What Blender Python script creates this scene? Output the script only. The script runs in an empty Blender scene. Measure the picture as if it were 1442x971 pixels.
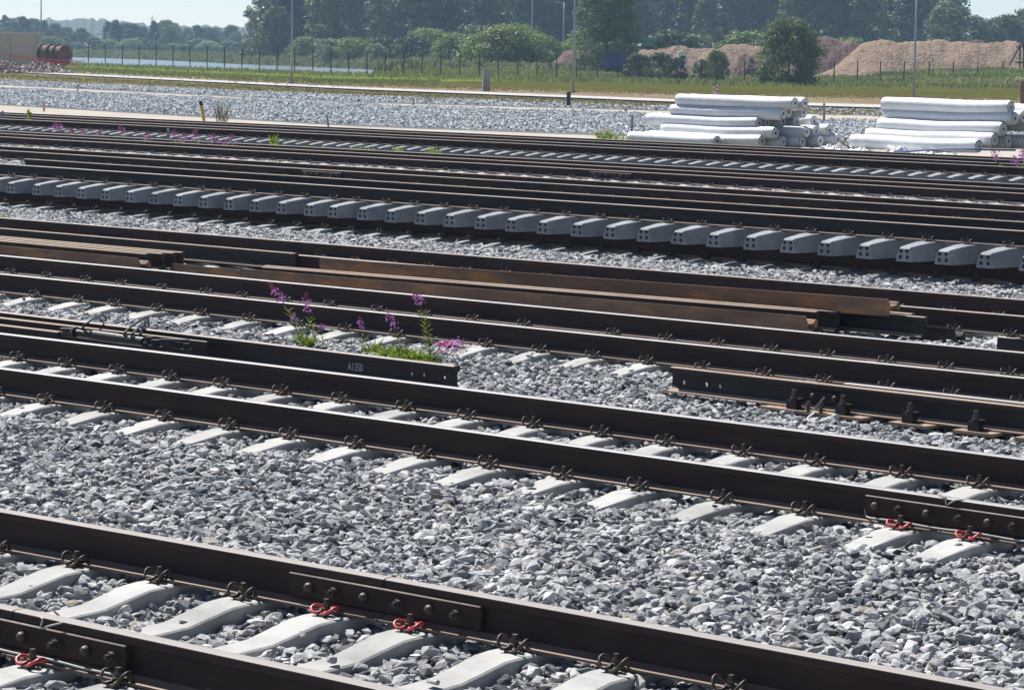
import bpy, bmesh, math, random
import numpy as np
from mathutils import Vector, Matrix

random.seed(7)
rng = np.random.default_rng(11)
SC = bpy.context.scene
COL = SC.collection

# ------------------------------------------------------------------ camera, sky, sun, exposure
FPX, PITCH, ROLL, CAMH = 4244.8, 0.09581, 0.0192, 2.389
CX, CY = 721.0, 485.5
RT = np.array([1., 0, 0]); UP = np.array([0, math.sin(PITCH), math.cos(PITCH)]); FW = np.array([0, math.cos(PITCH), -math.sin(PITCH)])
CR = math.cos(ROLL) * RT + math.sin(ROLL) * UP
CU = -math.sin(ROLL) * RT + math.cos(ROLL) * UP
cam = bpy.data.cameras.new('camera'); camo = bpy.data.objects.new('camera', cam); COL.objects.link(camo)
cam.sensor_width = 36.0; cam.lens = 36.0 * FPX / 1442.0
cam.clip_start = 0.1; cam.clip_end = 20000
M = Matrix(((CR[0], CU[0], -FW[0], 0), (CR[1], CU[1], -FW[1], 0), (CR[2], CU[2], -FW[2], CAMH), (0, 0, 0, 1)))
camo.matrix_world = M
SC.camera = camo

SUN_EL, SUN_AZ = math.radians(52), math.radians(-35)      # azimuth from +Y, negative = to the left
world = bpy.data.worlds.new('World'); SC.world = world; world.use_nodes = True
wn = world.node_tree; bg = wn.nodes['Background']
sky = wn.nodes.new('ShaderNodeTexSky'); sky.sky_type = 'NISHITA'; sky.sun_disc = False
sky.sun_elevation = SUN_EL; sky.sun_rotation = SUN_AZ
sky.air_density = 0.65; sky.dust_density = 0.15; sky.ozone_density = 1.8
tint = wn.nodes.new('ShaderNodeVectorMath'); tint.operation = 'MULTIPLY'; tint.inputs[1].default_value = (1.12, 1.05, 1.03)
wn.links.new(sky.outputs[0], tint.inputs[0]); wn.links.new(tint.outputs[0], bg.inputs[0]); bg.inputs[1].default_value = 0.064
sl = bpy.data.lights.new('sun', 'SUN'); so = bpy.data.objects.new('sun', sl); COL.objects.link(so)
sl.energy = 5.0; sl.angle = math.radians(0.5); sl.color = (1.0, 0.97, 0.92)
sd = Vector((math.sin(SUN_AZ) * math.cos(SUN_EL), math.cos(SUN_AZ) * math.cos(SUN_EL), math.sin(SUN_EL)))
so.rotation_euler = sd.to_track_quat('Z', 'Y').to_euler()
SC.view_settings.view_transform = 'Standard'; SC.view_settings.look = 'None'
SC.view_settings.gamma = 1.0; SC.view_settings.use_curve_mapping = False
SC.view_settings.exposure = 0.78
SC.cycles.max_bounces = 6; SC.cycles.diffuse_bounces = 1; SC.cycles.glossy_bounces = 3
SC.cycles.transmission_bounces = 4; SC.cycles.volume_bounces = 0; SC.cycles.transparent_max_bounces = 4

# ------------------------------------------------------------------ geometry helpers
TH = 0.7424
UD = np.array([math.cos(TH), -math.sin(TH)])      # along the rails, towards the right and nearer
ND = np.array([math.sin(TH), math.cos(TH)])       # across the rails, away from the camera
def W(u, n, z=0.0):
    return Vector((u * UD[0] + n * ND[0], u * UD[1] + n * ND[1], z))
def ray(x, y):
    return FW + CR * (x - CX) / FPX + CU * (CY - y) / FPX
def G(x, y, z=0.0):                                # where the photograph's pixel meets the level z
    d = ray(x, y); t = (z - CAMH) / d[2]
    return Vector((d[0] * t, d[1] * t, z))
def PN(x, y, n):                                   # where it meets the upright plane n
    d = ray(x, y); t = n / (d[0] * ND[0] + d[1] * ND[1])
    return Vector((d[0] * t, d[1] * t, CAMH + d[2] * t))
def PY(x, y, Y):                                   # where it meets the upright plane at distance Y
    d = ray(x, y); t = Y / d[1]
    return Vector((d[0] * t, Y, CAMH + d[2] * t))
def un(p): return (p[0] * UD[0] + p[1] * UD[1], p[0] * ND[0] + p[1] * ND[1])
def uatn(x, n, z=0.0):                             # u of the point with plane n, level z, pixel column x
    lo, hi = 70.0, 1400.0
    for _ in range(50):
        m = (lo + hi) / 2
        if PN(x, m, n).z > z: lo = m
        else: hi = m
    return un(PN(x, m, n))[0]

def tag(o, label=None, cat=None, group=None, kind=None):
    if label: o['label'] = label
    if cat: o['category'] = cat
    if group: o['group'] = group
    if kind: o['kind'] = kind
    return o
def empty(name, loc, rz=0.0):
    o = bpy.data.objects.new(name, None); COL.objects.link(o); o.location = loc; o.rotation_euler = (0, 0, rz)
    o.empty_display_size = 0.2
    return o
class MB:
    def __init__(s): s.v = []; s.f = []; s.m = []
    def add(s, vs, fs, mi=0):
        b = len(s.v); s.v += [tuple(v) for v in vs]; s.f += [tuple(b + i for i in f) for f in fs]; s.m += [mi] * len(fs)
    def box(s, c, d, mi=0, rot=None):
        cx, cy, cz = c; x, y, z = d[0] / 2, d[1] / 2, d[2] / 2
        vs = [Vector((sx * x, sy * y, sz * z)) for sz in (-1, 1) for sx, sy in ((-1, -1), (1, -1), (1, 1), (-1, 1))]
        if rot is not None: vs = [rot @ v for v in vs]
        s.add([(v[0] + cx, v[1] + cy, v[2] + cz) for v in vs], [(3, 2, 1, 0), (4, 5, 6, 7), (0, 1, 5, 4), (1, 2, 6, 5), (2, 3, 7, 6), (3, 0, 4, 7)], mi)
    def tube(s, pts, r, seg=8, mi=0, caps=True):
        pts = [Vector(p) for p in pts]; k = len(pts)
        rr = r if hasattr(r, '__len__') else [r] * k
        rings = []; up = None
        for i, p in enumerate(pts):
            t = (pts[min(i + 1, k - 1)] - pts[max(i - 1, 0)]).normalized()
            if up is None: up = t.orthogonal().normalized()
            a = (up - t * up.dot(t))
            a = a.normalized() if a.length > 1e-6 else t.orthogonal().normalized()
            up = a; b = t.cross(a)
            rings.append([p + (a * math.cos(2 * math.pi * j / seg) + b * math.sin(2 * math.pi * j / seg)) * rr[i] for j in range(seg)])
        vs = [v for rg in rings for v in rg]; fs = []
        for i in range(k - 1):
            for j in range(seg):
                fs.append((i * seg + j, i * seg + (j + 1) % seg, (i + 1) * seg + (j + 1) % seg, (i + 1) * seg + j))
        if caps:
            fs.append(tuple(reversed(range(seg)))); fs.append(tuple((k - 1) * seg + j for j in range(seg)))
        s.add(vs, fs, mi)
    def cyl(s, a, b, r, seg=12, mi=0, r2=None): s.tube([a, b], [r, r if r2 is None else r2], seg, mi)
    def build(s, name, mats, parent=None, smooth=False, loc=None, rz=0.0):
        me = bpy.data.meshes.new(name)
        me.from_pydata(s.v, [], s.f)
        if not isinstance(mats, (list, tuple)): mats = [mats]
        for m in mats: me.materials.append(m)
        if len(mats) > 1: me.polygons.foreach_set('material_index', s.m)
        if smooth: me.polygons.foreach_set('use_smooth', [True] * len(s.f))
        me.update()
        o = bpy.data.objects.new(name, me); COL.objects.link(o)
        if parent is not None: o.parent = parent
        if loc is not None: o.location = loc; o.rotation_euler = (0, 0, rz)
        return o
def np_mesh(name, v, f, mats, smooth=False, mi=None):
    """v (N,3) array, f (M,k) array of equal-sized faces"""
    me = bpy.data.meshes.new(name)
    v = np.asarray(v, dtype=np.float32); f = np.asarray(f, dtype=np.int32)
    me.vertices.add(len(v)); me.vertices.foreach_set('co', v.ravel())
    me.loops.add(f.size); me.loops.foreach_set('vertex_index', f.ravel())
    me.polygons.add(len(f)); me.polygons.foreach_set('loop_start', np.arange(0, f.size, f.shape[1], dtype=np.int32))
    try: me.polygons.foreach_set('loop_total', np.full(len(f), f.shape[1], dtype=np.int32))
    except Exception: pass
    if not isinstance(mats, (list, tuple)): mats = [mats]
    for m in mats: me.materials.append(m)
    if mi is not None: me.polygons.foreach_set('material_index', np.asarray(mi, dtype=np.int32))
    if smooth: me.polygons.foreach_set('use_smooth', np.ones(len(f), dtype=bool))
    me.update(calc_edges=True); me.validate()
    return me
def obj(name, me, parent=None):
    o = bpy.data.objects.new(name, me); COL.objects.link(o)
    if parent is not None: o.parent = parent
    return o
def copy_tree(o, parent=None):
    c = o.copy(); COL.objects.link(c); c.parent = parent
    for ch in list(o.children): copy_tree(ch, c)
    return c
def sm_noise(x, y, s=1.0, seed=0):
    """cheap smooth value noise, vectorised, about -1..1"""
    r = np.random.default_rng(seed); T = r.uniform(-1, 1, (256, 256))
    x = np.asarray(x) / s; y = np.asarray(y) / s
    xi = np.floor(x).astype(int); yi = np.floor(y).astype(int); fx = x - xi; fy = y - yi
    fx = fx * fx * (3 - 2 * fx); fy = fy * fy * (3 - 2 * fy)
    g = lambda a, b: T[a % 256, b % 256]
    return (g(xi, yi) * (1 - fx) + g(xi + 1, yi) * fx) * (1 - fy) + (g(xi, yi + 1) * (1 - fx) + g(xi + 1, yi + 1) * fx) * fy

# ------------------------------------------------------------------ materials
def mat(name, c1, c2=None, scale=5.0, rough=0.8, metal=0.0, bump=0.0, bscale=None, detail=6.0, c3=None, objrand=0.0, spec=None, lo=0.35, hi=0.65, stretch=None, translucent=0.0, bdist=0.01):
    m = bpy.data.materials.new(name); m.use_nodes = True; nt = m.node_tree; N = nt.nodes; L = nt.links
    b = N['Principled BSDF']; b.inputs['Roughness'].default_value = rough; b.inputs['Metallic'].default_value = metal
    if spec is not None: b.inputs['Specular IOR Level'].default_value = spec
    tc = N.new('ShaderNodeTexCoord'); vec = tc.outputs['Object']
    if stretch:
        mp = N.new('ShaderNodeMapping'); mp.inputs['Rotation'].default_value = (0, 0, TH); mp.inputs['Scale'].default_value = stretch
        # rotate first so that x runs along the rails
        mp0 = N.new('ShaderNodeMapping'); mp0.inputs['Rotation'].default_value = (0, 0, TH)
        L.new(vec, mp0.inputs[0]); mp.inputs['Rotation'].default_value = (0, 0, 0); L.new(mp0.outputs[0], mp.inputs[0]); vec = mp.outputs[0]
    if objrand > 0:
        oi0 = N.new('ShaderNodeObjectInfo'); ml = N.new('ShaderNodeVectorMath'); ml.operation = 'ADD'
        L.new(vec, ml.inputs[0]); L.new(oi0.outputs['Location'], ml.inputs[1]); vec = ml.outputs[0]
    col = None
    if c2 is None: b.inputs['Base Color'].default_value = (*c1, 1)
    else:
        nz = N.new('ShaderNodeTexNoise'); nz.inputs['Scale'].default_value = scale; nz.inputs['Detail'].default_value = detail; nz.inputs['Roughness'].default_value = 0.65
        L.new(vec, nz.inputs['Vector'])
        rp = N.new('ShaderNodeValToRGB'); rp.color_ramp.elements[0].position = lo; rp.color_ramp.elements[0].color = (*c1, 1)
        rp.color_ramp.elements[1].position = hi; rp.color_ramp.elements[1].color = (*c2, 1)
        if c3 is not None:
            e = rp.color_ramp.elements.new(min(0.98, hi + 0.1)); e.color = (*c3, 1)
        L.new(nz.outputs['Fac'], rp.inputs[0]); col = rp.outputs[0]
        if objrand > 0:
            oi = N.new('ShaderNodeObjectInfo'); hs = N.new('ShaderNodeHueSaturation')
            mr = N.new('ShaderNodeMapRange'); mr.inputs['To Min'].default_value = 1 - objrand; mr.inputs['To Max'].default_value = 1 + objrand
            L.new(oi.outputs['Random'], mr.inputs['Value']); L.new(mr.outputs[0], hs.inputs['Value']); L.new(col, hs.inputs['Color']); col = hs.outputs[0]
        L.new(col, b.inputs['Base Color'])
    if bump > 0:
        bn = N.new('ShaderNodeTexNoise'); bn.inputs['Scale'].default_value = bscale or scale * 4; bn.inputs['Detail'].default_value = 8
        L.new(vec, bn.inputs['Vector']); bm = N.new('ShaderNodeBump'); bm.inputs['Strength'].default_value = bump; bm.inputs['Distance'].default_value = bdist
        L.new(bn.outputs['Fac'], bm.inputs['Height']); L.new(bm.outputs[0], b.inputs['Normal'])
    if translucent > 0:
        tr = N.new('ShaderNodeBsdfTranslucent'); mx = N.new('ShaderNodeMixShader'); mx.inputs[0].default_value = translucent
        if col is not None: L.new(col, tr.inputs[0])
        else: tr.inputs[0].default_value = (*c1, 1)
        L.new(b.outputs[0], mx.inputs[1]); L.new(tr.outputs[0], mx.inputs[2]); L.new(mx.outputs[0], N['Material Output'].inputs[0])
    return m

M_RAIL = mat('rail_rust', (.019, .0095, .009), (.044, .023, .018), 3.0, .78, 0.1, c3=(.075, .036, .022), bump=.25, bscale=60, stretch=(0.5, 4, 4), bdist=.002)
M_RAILD = mat('rail_dark', (.016, .015, .016), (.032, .028, .028), 3.0, .7, 0.2, bump=.25, bscale=60, stretch=(0.5, 4, 4), bdist=.002)
M_HEAD = mat('rail_head_steel', (.22, .21, .205), (.30, .29, .285), 6.0, .6, 0.2, stretch=(0.15, 30, 4))
M_HEADW = mat('rail_head_brown', (.22, .195, .18), (.32, .285, .265), 6.0, .7, 0.0, stretch=(0.15, 30, 4), spec=.35)
M_HEADR = mat('rail_head_rust', (.20, .15, .125), (.30, .24, .21), 5.0, .65, 0.1, stretch=(0.3, 20, 4), bump=.2, bscale=80, bdist=.001)
M_FOOT = mat('rail_foot', (.13, .085, .06), (.20, .135, .10), 6.0, .7, 0.1, stretch=(0.5, 6, 4))
M_TAN = mat('rust_scale_tan', (.23, .155, .11), (.35, .265, .20), 6.0, .75, 0.0, spec=.2, stretch=(0.3, 14, 4), bump=.3, bscale=70, bdist=.002)
M_BROWN = mat('rust_brown', (.13, .075, .05), (.21, .125, .08), 1.6, .75, 0.1, c3=(.38, .18, .075), lo=.3, hi=.52, stretch=(0.8, 3, 3), bump=.3, bscale=40, bdist=.002)
M_CONC = mat('sleeper_concrete', (.25, .245, .235), (.385, .382, .365), 2.6, .85, bump=.5, bscale=60, objrand=.12, lo=.30, hi=.55, bdist=.003)
M_CONCN = mat('sleeper_concrete_new', (.17, .185, .20), (.27, .285, .30), 2.5, .85, bump=.25, bscale=60, objrand=.06, bdist=.003)
M_HOLE = mat('pocket_shade', (.02, .025, .035), rough=.9)
M_CLIP = mat('clip_steel', (.035, .028, .024), (.07, .055, .045), 30, .55, 0.4, objrand=.2)
M_RED = mat('red_paint', (.42, .03, .04), (.55, .06, .07), 30, .4)
M_BOLT = mat('bolt_steel', (.05, .038, .032), (.10, .075, .06), 40, .6, 0.3)
M_BLACK = mat('black_iron', (.012, .012, .013), (.03, .03, .032), 25, .5, 0.3, bump=.3, bscale=60, bdist=.003)
M_WIRE = mat('grey_wire', (.35, .35, .34), rough=.6)
M_CHALK = mat('chalk', (.42, .50, .55), rough=.9)

# stones: colour differs from stone to stone, with veins and mottling
def stone_mat(name, dark, mid, light, scale=28.0):
    m = bpy.data.materials.new(name); m.use_nodes = True; nt = m.node_tree; N = nt.nodes; L = nt.links
    b = N['Principled BSDF']; b.inputs['Roughness'].default_value = .82
    oi = N.new('ShaderNodeObjectInfo'); rp = N.new('ShaderNodeValToRGB'); cr = rp.color_ramp
    cr.elements[0].position = 0; cr.elements[0].color = (*dark, 1); cr.elements[1].position = 1; cr.elements[1].color = (*light, 1)
    for p, c in ((.12, tuple(.5 * (d + mm) for d, mm in zip(dark, mid))), (.35, mid), (.75, tuple(.6 * l + .4 * mm for l, mm in zip(light, mid)))):
        e = cr.elements.new(p); e.color = (*c, 1)
    e = cr.elements.new(.955); e.color = (*light, 1)
    cr.elements[-1].color = (mid[0] * .95, mid[1] * .80, mid[2] * .64, 1)
    L.new(oi.outputs['Random'], rp.inputs[0])
    tc = N.new('ShaderNodeTexCoord'); nz = N.new('ShaderNodeTexNoise'); nz.inputs['Scale'].default_value = scale; nz.inputs['Detail'].default_value = 8; nz.inputs['Roughness'].default_value = .7
    ad = N.new('ShaderNodeVectorMath'); ad.operation = 'MULTIPLY_ADD'
    L.new(tc.outputs['Object'], ad.inputs[0]); ad.inputs[1].default_value = (1, 1, 1); L.new(oi.outputs['Location'], ad.inputs[2])
    L.new(ad.outputs[0], nz.inputs['Vector'])
    mr = N.new('ShaderNodeMapRange'); mr.inputs['From Min'].default_value = .3; mr.inputs['From Max'].default_value = .7
    mr.inputs['To Min'].default_value = .55; mr.inputs['To Max'].default_value = 1.35
    L.new(nz.outputs['Fac'], mr.inputs['Value'])
    mx = N.new('ShaderNodeVectorMath'); mx.operation = 'SCALE'; L.new(rp.outputs[0], mx.inputs[0]); L.new(mr.outputs[0], mx.inputs['Scale'])
    b.inputs['Specular IOR Level'].default_value = .25; L.new(mx.outputs[0], b.inputs['Base Color'])
    bm = N.new('ShaderNodeBump'); bm.inputs['Strength'].default_value = .5; bm.inputs['Distance'].default_value = .12
    L.new(nz.outputs['Fac'], bm.inputs['Height']); L.new(bm.outputs[0], b.inputs['Normal'])
    return m
M_STONE = stone_mat('ballast_stone', (.08, .09, .11), (.37, .375, .385), (.64, .64, .63), 2.2)
M_STONEF = stone_mat('gravel_stone', (.20, .22, .23), (.46, .49, .50), (.62, .64, .64), 2.0)

# ------------------------------------------------------------------ the track layout, taken from the photograph
class Line:
    """a slightly curved line n(u): parabola inside the seen range, straight beyond it"""
    def __init__(s, pts, deg=2):
        u = np.array([p[0] for p in pts]); n = np.array([p[1] for p in pts])
        s.u0, s.u1 = u.min(), u.max(); s.um = (s.u0 + s.u1) / 2
        s.c = np.polyfit(u - s.um, n, deg); s.d = np.polyder(s.c)
    def __call__(s, u):
        uc = np.clip(u, s.u0, s.u1)
        return np.polyval(s.c, uc - s.um) + np.polyval(s.d, uc - s.um) * (np.asarray(u) - uc)
    def slope(s, u): return float(np.polyval(s.d, np.clip(u, s.u0, s.u1) - s.um))
HG = 0.7975
def fit(rows, deg=2):
    pts = []
    for lst, off, z in rows:
        for x, y in lst:
            u, n = un(G(x, y, z)); pts.append((u, n + off))
    return Line(pts, deg)
XS = (0, 360, 660, 1000, 1322)
T6 = fit([([(0, 716), (420, 789), (800, 857), (960, 887), (1174, 926.5)], -HG, .186), ([(0, 854), (420, 937)], HG, .186)])
T5 = fit([([(0, 467.5), (480, 524), (960, 583), (1322, 633)], -HG, .186), ([(0, 520), (480, 580.5), (960, 645), (1322, 696)], HG, .186)])
T4 = fit([(list(zip(XS, (359, 393, 421.8, 454, 484))), -HG, .186), ([(0, 384.5), (360, 420.5)], HG, .186)], 1)
T3 = fit([(list(zip(XS, (305.8, 334, 360, 386.8, 410.6))), -HG, .186)], 1)
TPo = fit([(list(zip(XS[1:], (255.3, 275.7, 296.4, 316.3))), HG, .576), ([(0, 230), (120, 238.5)], HG, .576)], 1)     # panel lying on the track
TP = Line([(u, float(TPo(u)) - .05) for u in (-45, -15)], 1)                                                                        # the track under it
Tb = fit([(list(zip(XS, (209.8, 233.6, 254.5, 271.2, 288.2))), HG, .186)], 1)
Ta = fit([(list(zip(XS, (190.6, 213.8, 231.2, 247.2, 263.4))), HG, .186)], 1)
TQ = fit([(list(zip(XS, (166.5, 184.2, 200.4, 215.5, 228))), HG, .40)], 1)      # second panel row, on the ground
Tz = fit([(list(zip(XS, (159, 178, 191.5, 206.3, 218.6))), HG, .186)], 1)
TRACKS = dict(T6=T6, T5=T5, T4=T4, T3=T3, TP=TP, Tb=Tb, Ta=Ta, Tz=Tz)

R65 = [(.075, 0), (.075, .010), (.056, .0155), (.022, .029), (.0105, .048), (.009, .075), (.0095, .108), (.013, .130), (.034, .1405), (.0375, .147), (.0372, .166), (.0345, .1745), (.026, .1788), (.012, .1800)]
def rail_section(prof=R65, hs=1.0):
    r = [(x, z * hs) for x, z in prof]
    return r + [(-x, z) for x, z in reversed(r)]
def sweep_rail(name, line, off, u0, u1, z0, side=M_RAIL, top=M_HEAD, foot=M_FOOT, step=1.5, roll=0.0, hs=1.0, taper=None, wobble=0.0, rise=0.0):
    """one rail swept along line(u)+off from u0 to u1; the object's origin is at its first end"""
    sec = rail_section(hs=hs); k = len(sec); nst = max(2, int((u1 - u0) / step) + 1)
    us = np.linspace(u0, u1, nst); org = W(u0, float(line(u0)) + off, z0)
    vs = []; fs = []; mi = []
    cr, sr = math.cos(roll), math.sin(roll)
    for i, u in enumerate(us):
        n = float(line(u)) + off
        zz = rise * (u - u0) / (u1 - u0)
        tp = 1.0
        if taper: tp = min(1.0, max(.15, (taper - u) / 1.6)) if taper > 0 or taper < 0 else 1.0
        for y, z in sec:
            y2, z2 = (y * tp) * cr - (z - .09) * sr, (y * tp) * sr + (z - .09) * cr + .09
            p = W(u, n + y2, z0 + z2 + zz) - org; vs.append(p)
    for i in range(nst - 1):
        for j in range(k):
            a, b = i * k + j, i * k + (j + 1) % k
            fs.append((b, a, a + k, b + k))
            # top = the running surface, foot = upper side of the foot's edge
            jt = len(R65) - 1
            mi.append(1 if jt - 2 <= j <= jt + 2 else (2 if j in (0, 1, 2, k - 2, k - 3, k - 4) else 0))
    fs.append(tuple(range(k))); mi.append(0); fs.append(tuple(reversed(range((nst - 1) * k, nst * k)))); mi.append(0)
    me = bpy.data.meshes.new(name); me.from_pydata(vs, [], fs)
    for m in (side, top, foot): me.materials.append(m)
    me.polygons.foreach_set('material_index', mi)
    sm = [True] * len(fs); sm[-1] = sm[-2] = False
    me.polygons.foreach_set('use_smooth', sm); me.update()
    try: me.set_sharp_from_angle(angle=math.radians(38))
    except Exception: pass
    o = obj(name, me); o.location = org
    return o
def drill(o, pts, r=.018):
    """cut round holes through a rail's web at world points pts, along the n direction"""
    mb = MB()
    for p in pts:
        p = Vector(p) - o.location; d = Vector((ND[0], ND[1], 0)) * .03
        mb.cyl(p - d, p + d, r, 14)
    c = mb.build('cutter', M_BLACK); c.location = o.location
    md = o.modifiers.new('b', 'BOOLEAN'); md.operation = 'DIFFERENCE'; md.object = c; md.solver = 'EXACT'
    bpy.context.view_layer.update()
    dg = bpy.context.evaluated_depsgraph_get(); me = bpy.data.meshes.new_from_object(o.evaluated_get(dg))
    o.modifiers.clear(); o.data = me; bpy.data.objects.remove(c)
Z0 = .006

# ------------------------------------------------------------------ the ground, lake, hills
M_GROUND = mat('ground_soil', (.10, .11, .045), (.17, .16, .08), .02, .95, detail=10, spec=0.0)
M_BED = mat('ballast_bed', (.10, .105, .11), (.20, .205, .21), 18, .95, bump=1, bscale=40, bdist=.03, spec=0.0)
M_SAND = mat('sand_track', (.34, .305, .265), (.43, .39, .345), .5, .95, bump=.5, bscale=12, spec=0.0)
M_ROAD = mat('concrete_road', (.36, .36, .36), (.46, .455, .45), .3, .9, spec=0.0)
M_KERB = mat('kerb_shaded', (.16, .15, .15), (.22, .21, .21), .5, .9, spec=0.0)  # kerb face kept dark: the shadow below the road edge is in its colour
M_DRY = mat('dry_grass', (.17, .13, .08), (.24, .19, .125), .25, .95, c3=(.13, .14, .055), detail=12, bump=.8, bscale=4, bdist=.1, lo=.42, hi=.58, spec=0.0)
M_MOWN = mat('mown_grass', (.058, .060, .014), (.090, .090, .022), .09, .95, c3=(.13, .11, .035), detail=12, bump=.8, bscale=4, bdist=.1, spec=0.0)
M_LUSH = mat('lush_grass', (.05, .09, .015), (.10, .14, .03), .2, .95, c3=(.17, .15, .07), detail=12, bump=.8, bscale=4, bdist=.1, spec=0.0)
M_LUSH2 = mat('green_verge', (.085, .13, .018), (.14, .18, .03), .22, .95, c3=(.17, .15, .06), detail=12, bump=.8, bscale=4, bdist=.1, spec=0.0)
M_MIXG = mat('mixed_verge', (.19, .155, .09), (.10, .11, .035), .35, .95, detail=12, bump=.8, bscale=4, bdist=.1, lo=.45, hi=.56, spec=0.0)

def big_sheet(name, x0, x1, y0, y1, z, m):
    mb = MB(); mb.add([(x0, y0, z), (x1, y0, z), (x1, y1, z), (x0, y1, z)], [(0, 1, 2, 3)]); return mb.build(name, m)
tag(big_sheet('ground', -900, 900, -15, 1990, -.30, M_GROUND), kind='structure')
def strip(name, top, bot, z, m, ztop=None, seg=40, xr=(-500, 1950)):
    """a ground strip between two lines of the photograph (lists of pixel x, y), unprojected onto level z"""
    xs = np.linspace(xr[0], xr[1], seg); vs = []; fs = []
    def ext(l, x):
        xx = [p[0] for p in l]; yy = [p[1] for p in l]
        if x < xx[0]: return yy[0] + (yy[1] - yy[0]) / (xx[1] - xx[0]) * (x - xx[0])
        if x > xx[-1]: return yy[-1] + (yy[-1] - yy[-2]) / (xx[-1] - xx[-2]) * (x - xx[-1])
        return float(np.interp(x, xx, yy))
    for x in xs:
        yh = 63.7 + .0193 * x
        vs.append(G(x, max(ext(bot, x), yh + 4), z)); vs.append(G(x, max(ext(top, x), yh + 3), z if ztop is None else ztop))
    for i in range(seg - 1): fs.append((2 * i, 2 * i + 2, 2 * i + 3, 2 * i + 1))
    mb = MB(); mb.add(vs, fs); return mb.build(name, m)
# bed under all the tracks
mb = MB(); mb.add([W(-130, 1, -.16), W(20, 1, -.16), W(20, 64, -.16), W(-130, 64, -.16)], [(0, 1, 2, 3)])
tag(mb.build('track_bed', M_BED), kind='structure')
L_A0 = [(0, 154), (480, 183), (960, 204), (1442, 222)]
L_A1 = [(0, 148), (480, 177), (960, 195), (1442, 209)]       # gravel begins
L_A2 = [(0, 125), (480, 147.5), (960, 163), (1442, 178)]       # gravel ends, sand track
L_A3 = [(0, 120), (480, 144), (960, 157), (1442, 168)]
L_A4 = [(0, 114), (480, 135), (960, 151), (1442, 161)]         # gravel ends, verge
L_A5 = [(0, 101.5), (480, 125.5), (960, 144.5), (1240, 152.3), (1442, 157)]
L_A6 = [(0, 98.3), (480, 121.8), (960, 140.2), (1240, 147.3), (1442, 151)]
L_A7 = [(0, 95.5), (240, 106.5), (480, 117), (720, 124), (960, 130.5), (1442, 139)]
L_A8 = [(0, 87), (101, 90.2), (466, 104.5), (729, 111), (1207, 119.4), (1442, 121.5)]
tag(strip('sand_strip', L_A1, [(0, 158), (480, 187), (960, 208), (1442, 226)], -.13, M_SAND), kind='structure')
tag(strip('gravel_field', L_A2, L_A1, -.125, M_BED), kind='structure')
tag(strip('sand_track', L_A3, L_A2, -.12, M_SAND), kind='structure')
tag(strip('far_gravel_field', L_A4, L_A3, -.115, M_BED), kind='structure')
tag(strip('verge', L_A5, L_A4, -.11, M_MIXG), kind='structure')
tag(strip('kerb', [(x, y - .9) for x, y in L_A5], L_A5, -.10, M_KERB, ztop=-.02), kind='structure')
tag(strip('service_road', L_A6, [(x, y - .9) for x, y in L_A5], -.02, M_ROAD), kind='structure')
tag(strip('dry_verge', L_A7, L_A6, -.03, M_DRY), kind='structure')
tag(strip('mown_grass', [(0, 86), (101, 89), (466, 103), (540, 106), (729, 110), (1207, 118), (1442, 120)], L_A7, -.035, M_MOWN), kind='structure')
tag(strip('green_verge', [(101, 89.5), (466, 103.5), (540, 106), (640, 108.8), (820, 112.8)], [(0, 94.5), (240, 105.5), (480, 115.0), (600, 115.5), (700, 114), (820, 113)], -.031, M_LUSH2, xr=(70, 815)), kind='structure')
# the lake behind the fence, on the left
def water_mat():
    m = bpy.data.materials.new('lake_water'); m.use_nodes = True; N = m.node_tree.nodes; L = m.node_tree.links; b = N['Principled BSDF']
    b.inputs['Base Color'].default_value = (.14, .17, .19, 1); b.inputs['Roughness'].default_value = .3; b.inputs['Specular IOR Level'].default_value = .5
    tc = N.new('ShaderNodeTexCoord'); mp = N.new('ShaderNodeMapping'); mp.inputs['Scale'].default_value = (.5, 2.0, 1)
    nz = N.new('ShaderNodeTexNoise'); nz.inputs['Scale'].default_value = .8; nz.inputs['Detail'].default_value = 6
    L.new(tc.outputs['Object'], mp.inputs[0]); L.new(mp.outputs[0], nz.inputs['Vector'])
    bm = N.new('ShaderNodeBump'); bm.inputs['Strength'].default_value = .6; bm.inputs['Distance'].default_value = .25
    L.new(nz.outputs['Fac'], bm.inputs['Height']); L.new(bm.outputs[0], b.inputs['Normal'])
    return m
M_WATER = water_mat()
mb = MB(); lk = [(-700, 80.0), (95, 80.2), (240, 85.8), (330, 90.5), (400, 93), (470, 95.6), (560, 100.5), (600, 104), (570, 107.5), (466, 105), (300, 98), (101, 91), (-700, 66)]
top = [G(-500, 69, -.24), G(95, 80.2, -.24), G(240, 85.6, -.24), G(330, 90.3, -.24), G(400, 93, -.24), G(470, 95.6, -.24), G(560, 100.5, -.24), G(600, 103.6, -.24)]
bot = [G(-500, 72, -.24), G(95, 93, -.24), G(240, 99.5, -.24), G(330, 103, -.24), G(400, 105.5, -.24), G(470, 108, -.24), G(560, 109.5, -.24), G(600, 108.0, -.24)]
mb.add(top + bot, [(8 + i, 9 + i, 1 + i, i) for i in range(7)])
tag(mb.build('lake', M_WATER), kind='structure')
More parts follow.
